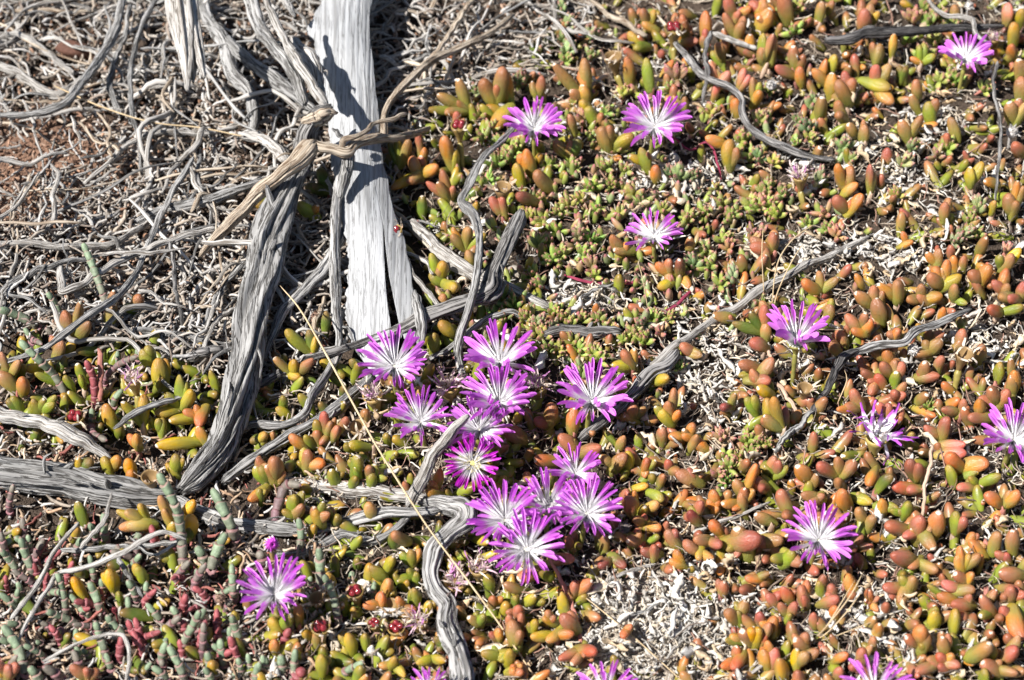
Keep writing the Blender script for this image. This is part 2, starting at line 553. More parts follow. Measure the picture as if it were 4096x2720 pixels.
def tube_arrays(pts, sides, rows, seed=0, rough=0.25, twist=1.5, flat=1.0, wobble=0.0, taper_end=(0.55, 0.55), lump=0.12):
    """pts rows of x,y,z,r; returns verts, quads, uv(per loop order independent: duplicated seam)"""
    R = np.random.default_rng(seed)
    c = catmull(pts, rows)
    ctr, rad = c[:, :3].copy(), np.maximum(c[:, 3].copy(), 1e-4)
    s = np.concatenate([[0], np.cumsum(np.linalg.norm(np.diff(ctr, axis=0), axis=1))])
    L = s[-1]
    if wobble > 0:
        for k in range(3):
            ph = R.random(3) * 6.28
            fr = (1.5 + 2.3 * k) * 2 * np.pi / max(L, 1e-6) * (0.6 + R.random())
            ctr += wobble / (k + 1) * np.sin(s[:, None] * fr + ph[None, :]) * rad[:, None]
    T = np.gradient(ctr, axis=0); T /= np.linalg.norm(T, axis=1)[:, None] + 1e-12
    nrm = np.zeros_like(T); v = np.array((0.0, 0, 1.0))
    if abs(T[0] @ v) > 0.9:
        v = np.array((1.0, 0, 0))
    for i in range(rows):
        v = v - T[i] * (v @ T[i]); v /= np.linalg.norm(v) + 1e-12
        nrm[i] = v
    bin_ = np.cross(T, nrm)
    n1 = sides + 1
    th = np.linspace(0, 2 * np.pi, n1)
    TH = th[None, :] + twist * R.uniform(-1, 1) * 7 * s[:, None] + R.random() * 6
    rr = np.ones((rows, n1))
    if rough > 0:
        for kk, am in ((2, .5), (3, .5), (5, .45), (7, .42), (11, .40), (16, .36), (23, .30)):
            if kk * 2.2 > sides:
                continue
            nz = Noise2(seed * 31 + kk)
            ph = nz(s * 22.0 + kk, np.zeros(rows)) * 2.6 + nz(s * 120.0, np.full(rows, 3.7)) * .5 + R.random() * 6
            am_s = 0.2 + 1.6 * nz(s * 40.0, np.full(rows, 9.3))
            wv = np.cos(kk * TH + ph[:, None])
            rr += rough * am * am_s[:, None] * (0.4 * wv - 0.5 * (np.maximum(0, -wv)) ** 4)
    nl = Noise2(seed + 991)
    rr *= (1 + lump * 2 * (nl(s / max(rad.mean(), 1e-5) * 0.35, np.zeros(rows)) - 0.5))[:, None]
    rr[:, -1] = rr[:, 0]
    rr = np.maximum(rr, 0.25)
    e0, e1 = taper_end
    rad2 = rad * np.minimum(1, np.minimum(e0 + (1 - e0) * np.arange(rows) / 2.0, e1 + (1 - e1) * np.arange(rows)[::-1] / 2.0))
    co = (ctr[:, None, :] + (rad2[:, None] * rr * np.cos(th))[..., None] * nrm[:, None, :]
          + (rad2[:, None] * rr * np.sin(th) * flat)[..., None] * bin_[:, None, :])
    # ragged ends
    if rough > 0:
        co[0] += T[0] * (R.uniform(-.7, .7, n1) * rad2[0])[:, None]; co[0, -1] = co[0, 0]
        co[-1] += T[-1] * (R.uniform(-.9, .9, n1) * rad2[-1])[:, None]; co[-1, -1] = co[-1, 0]
    uv = np.stack(np.broadcast_arrays(th[None, :] * rad.mean() + 0 * s[:, None], s[:, None] + 0 * th[None, :]), -1)
    V = co.reshape(-1, 3); F = grid_faces(rows, n1, False)
    # end caps: sink a centre point and fan as quads (degenerate fans are avoided by pairing)
    UV = uv.reshape(-1, 2)
    a = len(V)
    V = np.vstack([V, ctr[0] + T[0] * rad2[0] * 0.35, ctr[-1] - T[-1] * rad2[-1] * 0.35])
    UV = np.vstack([UV, [0, 0], [0, L]])
    caps = []
    for i in range(0, sides, 2):
        j = min(i + 2, sides)
        caps.append((a, j, i + 1, i) if j == i + 2 else (a, j, i, i))
    o = (rows - 1) * n1
    for i in range(0, sides, 2):
        caps.append((a + 1, o + i, o + i + 1, o + i + 2))
    F = np.vstack([F, np.array(caps)])
    return V, F, UV


def path3(pts, h0=None, h1=None, hs=None, extra=0.0):
    """px polyline (x, y, width px) -> x,y,z,r; heights of the centre line over the soil"""
    n = len(pts); out = []
    for i, q in enumerate(pts):
        x, y, w = q[:3]
        p = P(x, y, 0.0)
        r = w * 0.5 * pxm(p)
        if len(q) > 3:
            h = q[3] * MM
        elif hs is not None:
            h = hs[i] * MM
        elif h0 is None:
            h = r + extra
        else:
            h = (h0 + (h1 - h0) * i / max(n - 1, 1)) * MM
        p = P(x, y, h)
        out.append((*p, w * 0.5 * pxm(p)))
    return np.array(out)


def plen(a):
    return float(np.linalg.norm(np.diff(a[:, :3], axis=0), axis=1).sum())


def tube_mesh(name, a, mat, seed, sides=None, rough=0.25, row_len=None, origin=None, **kw):
    L = plen(a); r = a[:, 3].mean()
    if sides is None:
        sides = int(np.clip(10 + r * 9500, 10, 72)) // 2 * 2
    if row_len is None:
        row_len = max(0.0016, r * 0.55)
    rows = int(np.clip(L / row_len, 8, 260))
    V, F, UV = tube_arrays(a, sides, rows, seed, rough, **kw)
    if origin is not None:
        V = V - np.asarray(origin)
    return mesh_from(name, V, F, M[mat], uv=UV)


def merge(template, mats, cols=None):
    """many transformed copies of (verts, quads, t) in one set of arrays"""
    v, f, t = template
    A = np.asarray(mats)                                   # n x 3 x 4
    V = np.einsum('nij,kj->nki', A[:, :, :3], v) + A[:, None, :, 3]
    n, k = len(A), len(v)
    F = (f[None] + (np.arange(n) * k)[:, None, None]).reshape(-1, f.shape[1])
    C = None
    if cols is not None:
        C = np.repeat(np.asarray(cols), k, 0)
    return V.reshape(-1, 3), F, np.tile(t, n), C


def join(parts):
    V = []; F = []; T = []; C = []; o = 0
    for v, f, t, c in parts:
        V.append(v); F.append(f + o); T.append(t); C.append(c); o += len(v)
    return np.vstack(V), np.vstack(F), np.concatenate(T), (np.vstack(C) if C[0] is not None else None)


def in_poly(px, py, poly):
    px = np.asarray(px, float); py = np.asarray(py, float)
    ins = np.zeros(px.shape, bool)
    n = len(poly)
    for i in range(n):
        x0, y0 = poly[i]; x1, y1 = poly[(i + 1) % n]
        if y0 == y1:
            continue
        c = ((y0 > py) != (y1 > py)) & (px < (x1 - x0) * (py - y0) / (y1 - y0) + x0)
        ins ^= c
    return ins


def rand_rot(R, tilt):
    """random rotation, axis Z leaning from horizontal by up to tilt"""
    az = R.random() * 2 * math.pi
    el = R.uniform(-tilt, tilt)
    d = np.array((math.cos(az) * math.cos(el), math.sin(az) * math.cos(el), math.sin(el)))
    return frame(d, (0, 0, 1), R.random() * 6.28)

# ------------------------------------------------------------------ what grows and lies where (window origin x, y, scale, then window pixels)
WIN = {2: (1000, 0, .574), 3: (2000, 0, .574), 4: (3000, 0, .574), 5: (0, 900, .574), 6: (1000, 900, .574), 7: (2000, 900, .574),
       8: (3000, 900, .574), 9: (0, 1800, .5867), 10: (1000, 1800, .5867), 11: (2000, 1800, .5867), 12: (3000, 1800, .5867), 1: (0, 0, .574)}
# junction : leaf tips (x, y, width, colour)
SHOOTS = {
    2: ('bbo', """1530,770:1300,670,95b 1440,560,100b 1420,720,80b 1235,790,70g 1350,790,80b|1710,730:1600,560,105b 1790,480,110b 1740,590,85b|1790,780:1690,900,110o 1640,750,80y|1440,860:1460,790,70r|
1040,1170:970,990,80G 1030,960,75g 1130,980,80b|1200,1130:1155,920,60r 1215,1040,65o 1210,1120,70r|1180,1220:970,1310,80y 1110,1130,95b 1110,1290,95b 1330,1180,85o|1420,1190:1330,950,95o 1430,1040,70y|
1400,1400:1300,1260,85b 1330,1190,80b 1230,1270,65r 1400,1300,60r|1780,1520:1660,1390,85r 1750,1370,70r|1890,1170:1890,1080,80o|560,1350:490,1170,90G 380,1290,90G 430,1310,80G|430,1490:330,1430,110g 480,1440,70o|130,1440:60,1440,80g 120,1340,75G"""),
    3: ('bboo', """60,720:50,480,110o 0,590,80b|260,680:200,590,70b 320,540,85r|600,700:350,470,95b 590,410,95b 570,490,80o 470,650,85b 570,610,80o|900,600:910,400,95o|1050,640:1010,410,95g|980,330:900,230,90y 930,330,80g|
1040,200:980,80,75b 1030,110,60y 1070,70,70y 1000,190,75o|1300,300:1260,110,75r 1320,180,85r 1360,300,80r|1440,330:1430,90,85o 1430,200,70r 1390,260,70b|1660,280:1540,100,85b 1640,170,80b 1690,120,70b|1640,130:1550,0,80r 1700,60,70r 1650,90,60r 1740,60,70o|
1850,150:1880,110,115o 1830,40,80o 1800,140,90o|1530,430:1540,310,90b 1470,370,70g|1740,370:1630,320,80b 1750,250,80o 1700,350,70r|1890,460:1890,250,85b 1830,330,80b|1500,640:1470,420,60k 1600,500,80k 1510,600,70k|1660,640:1700,480,70k 1740,530,80k|
1770,720:1750,550,70b 1810,640,70o 1820,580,60g|1650,780:1620,700,80o|1290,740:1280,680,70b|650,830:560,690,90y 600,760,90g|760,1040:690,890,105b 760,870,90b 930,950,105y|520,930:480,800,80b|490,1090:350,1010,80b 550,970,105G 470,1000,80b|
1020,1150:980,1050,100g 1050,1070,60b 900,1090,60y|200,1170:150,1080,100o|150,1280:110,1150,90y|310,1290:240,1240,105b|1070,1210:1060,1180,80o|220,1400:120,1370,90d|1600,1150:1550,1010,110y 1600,1000,90b 1670,1060,90b|1560,1010:1440,960,90o|1400,1090:1400,1010,60g|30,1500:10,1380,90r"""),
    4: ('bbro', """70,80:10,80,90r 80,20,90o 130,120,115o 50,130,80o|230,80:210,20,115r|480,160:490,20,85b|550,70:560,20,60b|790,220:770,100,100r 840,40,85b 760,10,85b 900,100,60y|1150,60:1040,20,75y|1430,130:1420,50,80b|1790,130:1790,50,80k|1830,280:1820,180,100y|1880,160:1850,90,80y|
90,450:50,350,75b 90,330,80b 150,240,85r 80,240,80g|10,320:0,260,80o|330,480:270,330,85r|340,540:150,490,90r 320,490,70o|570,480:570,390,80y|560,610:430,490,75o 560,540,95o|700,720:590,610,100b 660,550,90b 640,500,80r|880,440:840,300,70b 890,330,85b|990,410:990,240,75o|
880,600:840,470,85r 960,460,95b 930,620,95y 1000,620,70y 950,750,90o|790,690:760,670,60r 810,680,60r|1060,540:1030,480,70G 1070,490,70G|1150,640:1120,590,80b|1190,440:1120,410,60o 1170,320,70g 1230,310,70g 1290,400,60g|1190,800:1090,670,75b|1250,830:1210,740,90g 1290,700,80b|1600,380:1600,300,80r|
650,830:580,720,90b 580,790,90b|480,830:480,700,100b|700,920:670,900,85b|790,970:780,840,60b 790,890,75b|1100,970:1040,850,85b 1190,810,85b|1430,930:1390,840,80b|1370,1010:1360,930,75r|940,1110:930,1060,75r|680,1330:610,1180,100b 690,1170,95b 560,1150,70o 720,1290,85o|840,1340:820,1150,60r 840,1190,95b|
690,1480:560,1370,90r 690,1400,60o 770,1370,90o|1350,1520:1330,1420,80b 1370,1390,80b|1540,1300:1520,1170,85y 1610,1130,75y|1680,1500:1680,1390,70y|1740,1290:1610,1270,75o|1850,860:1760,720,100b 1900,730,80b 1830,690,80r|1890,680:1880,560,110b|1890,500:1880,440,110b|1820,380:1780,320,80o 1810,400,80b|1880,1060:1800,1020,95r|
1830,1480:1760,1360,95b 1840,1400,90b 1850,1260,80o 1890,1290,80b"""),
    5: ('gyy', """500,800:480,600,105p 565,610,75p 610,520,75p 680,690,105p|760,710:800,550,105p 800,440,90p|930,590:1010,500,100p 960,480,60g 880,590,70g|430,880:350,790,80p 450,840,90p|60,1080:20,880,70p 30,1040,110b 150,940,80b|160,1170:210,1070,100o|140,1280:120,1190,85g 60,1220,75G|270,1310:250,1220,80g 340,1210,80g 400,1240,80g 430,1190,70g|
590,1150:570,1040,70g|500,1130:460,1050,80g 260,1050,80g|1050,980:1010,880,90g 1060,830,85g|1130,1110:1080,950,110y 1170,930,100y 1110,1110,80g|1260,1290:1270,1040,90g 1310,1090,85g 1380,1140,90y 1170,1170,90g 1100,1300,80y|1400,1340:1370,1260,80o 1380,1380,90o 1290,1300,70o 1190,1360,80y|1430,1510:1110,1520,110Y 1380,1410,90o|
1130,1440:1090,1360,75g 1140,1360,75g|960,1540:900,1470,75o 970,1460,75o|990,1400:910,1250,75y 880,1210,70y 1010,1180,80y|740,1310:720,1290,90y"""),
    6: ('bgy', """440,900:240,760,90g 460,780,75y 420,730,80G|520,800:540,600,80G|300,1060:170,920,90b 320,940,70y 450,930,90b 320,1080,70y|560,990:490,940,80y 660,1060,80g|800,1010:690,960,80G|220,1300:260,1180,75g 210,1290,75y|1310,390:1260,370,95g 1330,290,75b 1270,190,75g 1370,250,90y|1340,400:1450,480,90y|
1500,180:1400,60,80b 1400,30,60o 1520,0,90b 1640,60,80g|1540,260:1520,190,70b|1340,560:1330,490,75b|1430,760:1320,710,95y|1280,830:1290,750,90g|530,1480:510,1290,90r 570,1370,75b 600,1340,70b 500,1520,60b|600,1450:620,1400,85r 700,1340,80r|390,1550:290,1470,100o|90,1480:110,1460,75y 20,1500,80G|850,1550:680,1540,80y|1840,1450:1820,1480,125r"""),
    7: ('bbro', """850,180:750,80,105b 810,180,80b 870,140,70o|1170,330:1090,280,85o 1160,240,80r 1180,400,60r|1250,290:1250,250,95d|1250,320:1310,460,85o|1160,420:1110,450,70y|1320,190:1330,90,80b|1900,180:1740,150,115r 1900,50,80r|930,990:930,860,85o 850,900,105b 760,980,100y|860,1180:800,1050,95b|960,1080:950,1060,70o|
1100,1090:1180,1050,80y 1060,1120,50g|1320,890:1260,880,90r 1380,910,85b|1600,650:1480,660,90b 1590,640,60r|1850,760:1830,550,80r 1720,600,80G 1850,700,85b 1610,680,95G|1850,860:1740,810,105r|1890,1040:1630,940,105r 1760,1020,75r 1720,1100,80r 1650,1040,70g|1840,1170:1790,1160,80Y|1600,1270:1640,1160,75b 1520,1280,80d|
1780,1310:1720,1190,80g 1780,1180,80g|1880,1400:1850,1200,95y 1810,1350,80b|1190,1380:1210,1130,90b 1150,1210,80b 1110,1290,110y 1260,1290,60o 1080,1260,80g|1130,1500:1120,1410,80r|1310,1480:1170,1470,85o 1340,1380,75o 1270,1480,75o 1260,1430,60b|1420,1550:1350,1490,80o|920,1350:910,1250,80b 1010,1270,80b 870,1320,80b|
340,1370:380,1270,100b 250,1400,100d|500,1450:510,1280,115R|460,1530:420,1510,95r 520,1510,50g|640,1560:620,1540,115r|830,1550:840,1460,75b 720,1430,60g|960,1530:960,1470,80g"""),
    8: ('bbro', """150,200:10,120,115r 170,40,85b|110,600:80,550,80b|490,470:340,410,85o 490,320,60b 610,370,75b|760,400:740,370,60o|1090,130:1060,50,55o 1110,120,60o|1340,430:1200,360,90b 1270,290,75o 1340,350,75b 1380,240,90o 1450,360,90y 1330,300,70b|1300,270:1220,200,70o 1300,180,80b|1480,290:1470,230,65b|1600,400:1520,330,95b 1640,280,95o|
1420,520:1390,410,80b 1500,550,60g|1190,520:1170,420,85b 1180,500,95b 1320,500,95o 1080,540,75b|1330,620:1330,590,75o|1750,450:1690,400,80r 1780,310,90o 1750,450,80b|1760,320:1700,200,75g 1750,220,75b 1820,220,80b 1870,160,80Y|1880,520:1890,400,80r 1760,530,80r 1690,490,90b|1720,610:1630,600,95R 1900,590,75g|880,590:720,470,95b 820,430,80b 900,450,80b 900,600,110r|
1030,530:1020,380,100b 880,410,90o|560,600:560,520,60g 540,590,80b|800,760:650,640,95r 770,600,80r 830,660,80o 700,750,80o|640,800:610,750,95r|600,880:540,820,80b|1470,710:1450,660,60G 1500,650,60G|1010,770:1020,720,70o 960,760,70b|1250,800:1140,680,70y 1250,740,90b 1330,750,70r|1460,790:1460,740,80r|960,930:820,900,95b 930,880,95o 1000,830,80b|
1240,890:1220,800,75b 1300,800,85b 1150,900,85b|1000,1070:990,930,80b 1070,970,85r 880,950,80r 1000,1040,80g|890,1080:750,1020,85r 900,1060,90R 830,1110,80r 820,1180,90r|1200,1060:1200,960,90b 1150,1020,80r 1280,1050,95r|1300,1000:1290,920,80r|1010,1200:960,1170,70r 1060,1180,75r 1070,1100,70b|780,1280:680,1150,95r 640,1260,90r 580,1290,70o|950,1330:870,1240,85k 980,1260,90r|
40,1080:180,950,95r 10,1020,80r 130,1070,110r 20,1090,80b|230,1430:110,1200,90y 60,1340,85b|1830,1090:1830,1020,110o 1800,930,80b|1590,950:1600,840,80b|1730,1080:1730,960,80g|1740,1250:1640,1130,90r 1790,1150,85r 1580,1200,80r|1600,1310:1570,1220,90o|1480,1310:1320,1280,85r 1480,1220,75r 1520,1280,60b|1700,1340:1500,1360,90r|1340,1480:1340,1330,105r 1190,1430,90r|1310,1540:1490,1540,95k|1100,1550:1110,1430,60g"""),
    9: ('yyo', """550,130:530,60,75y 650,80,90G|750,140:840,50,80y 730,60,80y|900,150:900,60,80Y 900,160,80o|1200,160:1210,30,85g 1240,40,75y 1150,100,75y|1010,500:960,350,80y 860,400,85t 890,480,90t 820,520,80t 810,420,60y|1180,540:1120,380,85t 1170,490,80y 1100,290,70t|1260,440:1330,350,85Y|1300,560:1340,430,105Y 1320,520,85G|560,990:500,860,95Y|
780,960:780,790,105Y 690,820,70Y|980,880:970,780,85y 910,780,70y|820,1040:820,960,70g|60,1540:0,1420,80r 90,1470,80r 130,1460,80r|600,1550:510,1460,90r 610,1470,80r 660,1500,90r|1800,200:1740,40,95b 1830,90,90b 1740,120,85g|550,410:540,370,80g"""),
    10: ('gby', """180,220:30,60,85b 50,130,90g 130,90,95b 190,20,110b 230,150,85b|390,100:350,30,90y 420,10,80b 520,90,95o|560,190:540,160,80g 640,180,60g|730,140:660,70,60g 720,110,70g 770,60,90g|830,190:800,110,80b 860,100,80g 840,200,70g 940,190,65g|300,450:290,280,100g 370,270,90g 380,370,85b 240,410,80g|460,470:430,430,100y 460,380,80b 510,350,75g 540,430,80b|
830,420:830,360,90t|60,310:80,300,60g 20,350,85o 120,290,60g|1260,300:1220,280,75y 1300,120,80o 1250,200,80o|1070,240:1070,220,60r|1010,590:1020,560,85b|910,870:830,790,95g 980,700,80y|1110,790:1100,680,75g 1030,690,70g 1160,670,80o|1130,870:1080,800,75g 1130,840,60g 1000,880,75g|390,830:380,760,80g|560,900:560,840,70y|1140,1050:1130,920,75g|930,960:950,890,90o|
890,1060:900,980,75o 790,1040,75o|1050,1100:1010,990,70o 1110,1090,80b|330,1200:330,1040,80o|190,1220:150,1150,90y 320,1130,90g|490,1480:490,1400,90y|700,1360:700,1240,85y 610,1250,70y|790,1330:780,1240,80g|170,1360:160,1290,75o|330,1390:330,1350,60y|970,1460:990,1410,70y 900,1490,70o 1080,1510,80y|1260,1420:1140,1440,75y 1330,1420,70y|
1310,1310:1280,1280,75G 1290,1350,75G|1620,1060:1740,1000,65o|1560,1180:1500,1130,70b 1540,1090,60g 1610,1110,70g|1810,1050:1820,990,60g|1820,1290:1740,1100,75r 1850,1100,75r 1790,1170,90o|1700,1320:1690,1200,75o 1640,1230,60r|1680,1400:1600,1370,90g 1800,1390,90y 1690,1430,60g|1820,1500:1780,1470,70o 1850,1490,70o|1450,720:1470,710,60g 1400,700,75G|780,1560:800,1540,70o"""),
    11: ('rroob', """420,80:230,60,105R|300,810:120,870,105R|400,740:390,720,75r 490,740,80r|780,110:830,20,100b 680,40,80b|870,100:870,20,90y 830,200,75g 730,140,90g|990,130:1010,50,90o 990,170,60o 1060,90,60g|1090,230:1110,150,80b|910,430:860,270,60r 860,320,110r 920,260,60o|960,250:990,240,75Y|980,400:960,400,70y 1090,380,90t|1060,300:1110,310,75g|970,490:980,450,80r 900,480,75b|1030,520:1090,520,85o|
930,610:960,560,90b 860,610,105r 970,630,80r|1040,610:1080,580,60g|1050,690:1050,640,85r|1170,600:1140,560,90r 1210,560,90r|780,740:660,790,90d 790,800,60g 840,790,85d|1060,710:960,700,80d|1310,200:1220,150,120r 1270,160,90r|1330,470:1270,410,95d 1370,320,100r 1300,390,75g|1470,400:1450,270,80o 1430,330,75o 1480,330,70o 1470,410,60o|1660,330:1740,80,90o 1600,200,90b 1640,240,80r|1780,240:1720,220,80o|
1650,370:1500,360,80o 1720,270,75o 1570,390,70o 1630,310,70b|1850,100:1770,110,85g 1870,70,75r|1850,490:1740,440,100b|1490,550:1440,490,80o 1470,530,70o|1640,620:1600,540,135b 1740,600,150r 1540,670,80g 1600,720,90r|1460,630:1310,600,100r 1500,640,90r|1360,700:1260,650,80r 1440,750,85o 1350,730,60y|1510,700:1490,840,100o|1240,790:1190,680,80o 1150,750,80o|1740,880:1830,830,70b 1690,880,80o|1520,970:1480,900,75r 1540,900,85r|
1620,1170:1530,1090,100b 1600,1100,70g 1670,1020,100b|1700,1310:1630,1210,105r 1720,1200,90Y 1540,1270,75o 1510,1290,70g|1800,1180:1750,1110,75r 1780,1160,70r|1800,1290:1820,1270,80R 1830,1170,80r|1620,1440:1600,1330,90R 1500,1460,90o 1600,1470,100R|1800,1400:1790,1380,95o|850,1240:890,1190,65o 820,1260,60o|110,1100:50,1100,75r 130,1110,80r|110,1300:90,1170,110b 140,1230,80b|
200,1030:250,1000,75y 310,1020,75g|100,1070:110,990,60g|210,1240:200,1180,60g 260,1160,80y|490,1190:440,1120,100r 510,1100,80r|340,1160:300,1130,80y 330,1080,70b 370,1150,75b|500,970:640,910,95R 510,900,80r 440,1020,80r|390,1260:200,1280,90y 490,1240,90o 350,1310,80o|580,1360:650,1350,110R 380,1420,100r 490,1440,100r 580,1400,60b 630,1440,60b|60,1400:50,1370,90y 10,1420,80g|100,1510:80,1470,70o 150,1490,70o"""),
    12: ('rrbo', """20,200:10,90,80o|80,240:20,210,90r|190,170:90,110,70g 170,60,75r 260,130,75g|280,440:170,270,110r 200,420,90r 40,440,90b|430,230:300,100,110o 460,190,80b|620,190:420,80,85r 590,30,80b 700,80,90r|460,330:350,300,90b 440,320,60g 490,320,60b 390,390,90r|600,330:610,290,120o|830,170:790,220,90o|860,300:930,140,80G|1140,200:1140,70,90r 1030,80,90d|1150,270:950,260,95R 1060,270,80r|
1260,310:1260,290,70r|1430,130:1290,40,110o 1600,50,120o|1380,20:1430,10,100k|1370,180:1350,120,75g|1500,160:1490,140,60g 1550,150,50y|1560,240:1680,160,75g 1480,180,60g|1530,260:1390,240,70k|1730,390:1580,290,100o 1760,270,80b 1830,280,100o|770,340:720,310,75y 800,350,80y|900,380:900,340,80o 990,370,75g|1060,430:1080,350,80g 940,420,75g 1000,430,60g|800,520:820,440,80b 700,400,80b|
1130,560:880,500,115r 1110,440,110r 1080,530,80o 1030,580,80r|1250,490:1250,440,130R|1180,580:1180,540,60g 1230,530,60b 1210,670,90b|1400,560:1390,420,75g 1470,450,80r|150,620:40,620,120r 190,620,100b|270,730:130,760,80g 240,720,90g 320,780,90r|700,680:760,570,80r 820,640,80r 680,690,80d|1130,760:940,700,115r 1270,830,110b 1080,790,80b|
1080,930:1000,860,90g 1110,850,95b 890,960,100r 1000,1010,100b 1080,970,60g 1080,1090,85b|1450,830:1380,720,90o 1410,650,80o 1550,700,80b 1480,700,75y|1480,900:1370,850,100r 1500,820,80o|1490,620:1480,580,80o 1560,590,60b 1600,650,70b|1660,640:1660,560,90b|1780,660:1750,550,100r 1800,530,80b|1730,730:1670,700,70r 1740,740,70r|1440,950:1290,930,80k 1500,930,80b|1350,1020:1220,960,70b 1290,1010,80o 1200,910,60g|
1480,1060:1370,1040,100r 1470,970,80r|1870,860:1690,830,110r|1640,1000:1660,960,80r|1760,1000:1740,920,100r 1860,970,80R|1640,1100:1560,1020,100r 1540,1130,90g|1740,1140:1690,1080,100r 1780,1110,60b|1780,1180:1770,1260,120o|1250,1170:1220,1060,80g 1260,1100,100y|1390,1190:1390,1100,100y|1180,1340:1110,1170,110o 1020,1280,90r 1210,1240,90b 1140,1330,75g|1320,1370:1290,1270,80b 1370,1250,80r 1290,1220,70b|
1530,1390:1610,1310,110b|1640,1380:1650,1330,80g|1740,1420:1790,1330,100r 1850,1270,80b|1330,1450:1250,1400,80R 1380,1380,70o 1400,1450,100r 1180,1470,90r 1090,1500,90r 1190,1420,75b|1650,1490:1570,1450,100r 1790,1500,80b 1700,1430,70b|1590,1560:1590,1500,80g|380,1370:350,1220,90b 280,1290,100r 290,1250,70b|320,1440:330,1370,90Y 390,1390,90b 470,1370,90b|330,1560:320,1490,100r|
150,1440:110,1290,90o 160,1360,90k 70,1370,80o|210,1480:200,1420,110o|20,1290:10,1200,100Y|140,1220:120,1150,90o 70,1160,60o 180,1150,60b|260,1140:180,1040,70r 320,1040,80r 270,1110,60g|60,1140:50,1110,70r|230,960:240,950,90R|360,1010:340,940,100r 370,1010,85r 410,900,80R|150,1020:120,990,75r 180,990,75r|480,940:480,900,80g 510,850,75d|560,1020:560,910,80r 510,980,70r 570,1000,85r|660,910:670,890,100o|
420,1140:410,1110,80r|560,1110:540,1070,80o|820,1030:790,940,75R 840,1100,65o 790,1020,60r 860,1000,60r|750,1450:770,1340,80r 680,1460,90r 820,1320,70b|830,1360:830,1270,75r|600,1420:640,1380,75o|590,1520:590,1480,80r|720,750:720,740,80d"""),
}
# centres of small pointed rosettes: x, y, size (window px), shape: n normal, t tall, k pink, e elongated green
ROSETTES = {
    2: "1590,640,110t 1600,800,90n 1620,960,100n 1680,900,90n 1760,990,100n 1880,570,100t 1720,1150,130e 1660,1270,110e 1780,1090,90n",
    3: """640,250,120t 430,60,100t 470,160,100t 440,260,100t 480,340,100t 460,420,90n 640,380,100t 150,540,110t 1230,540,140k 570,830,110k 860,650,90n 740,780,90n 1460,790,100n 1830,830,100n 1680,980,120n 1760,1080,100n 630,960,80n 340,1150,100n 510,1160,100n 730,1170,100n
870,1190,110n 640,1310,120n 920,1350,120n 780,1290,100n 560,1390,100n 680,1460,120n 980,1410,110n 1130,1460,100n 1310,1520,120n 1420,1490,110n 1530,1430,110n 1620,1510,110n 300,1540,110n 830,1500,110n 470,1430,100n 1250,1210,120t 1360,1220,100t 1180,1190,90t 1840,1340,110n 1760,1420,110n 1870,1430,100n 280,1390,90n 200,1500,80n 400,1480,90n
1180,620,90n 100,1040,100n 60,1120,100n 520,720,80n 820,1040,90n 1880,640,80n 1500,1310,70n""",
    4: """330,60,110n 310,220,110n 1220,60,100n 1130,130,110k 1240,160,110n 1330,120,100n 1410,180,100n 1100,280,100n 1290,290,100n 1210,390,120n 1330,560,110n 1400,540,100n 1440,560,90n 1640,620,100n 430,720,110t 70,840,110n 340,840,100t 400,880,110t 420,960,90n 320,1000,80n 60,1090,110t 170,1130,90n 650,1020,120t 1130,1030,120t 1080,1120,100t
1370,1030,110n 1300,1090,100k 490,1240,120t 110,1310,100n 90,1420,120k 40,1460,110n 180,1490,110n 230,1350,110t 520,1490,110k 1020,1360,90n 1590,1430,110t 1530,1540,100n 400,1560,100n 280,420,80n 720,1100,80t""",
    6: "1750,520,130e 1830,570,120e 1900,640,90n 1700,660,110e 1770,660,80e",
    7: """280,130,120n 360,240,120n 430,200,110n 390,40,110n 560,70,120t 640,120,110e 590,200,110n 640,280,110k 220,350,100n 270,410,100n 660,350,90n 1340,260,110t 1420,190,110n 1560,100,110n 1590,160,100k 1460,290,110n 1540,410,110n 1620,350,110t 180,640,110n 270,680,110t 380,610,110n 430,650,110n 490,690,100n 570,660,110n 680,670,110n 760,700,90n
990,690,140t 1080,660,110n 940,770,130n 1000,800,110n 1110,750,80k 1180,650,80n 300,760,110n 330,860,100n 240,740,100n 500,810,110n 560,870,100n 640,900,120n 690,930,100n 560,1010,110t 1540,1480,100k 1720,1500,110n 1800,1520,100n 1240,1000,70e 1760,60,90k 1830,50,80k 360,700,100t 420,880,90n 860,800,90n""",
    8: "30,100,90k 600,70,110k 540,30,110n 1500,60,110t 1570,70,110n 1440,110,100t 1790,170,80k 40,1500,110n 1240,1270,70e 120,1530,80n",
    11: "1550,50,110n 1490,170,100k 1560,110,110n 1540,220,90e 1720,20,90n 1620,60,100n 1570,90,80n",
}
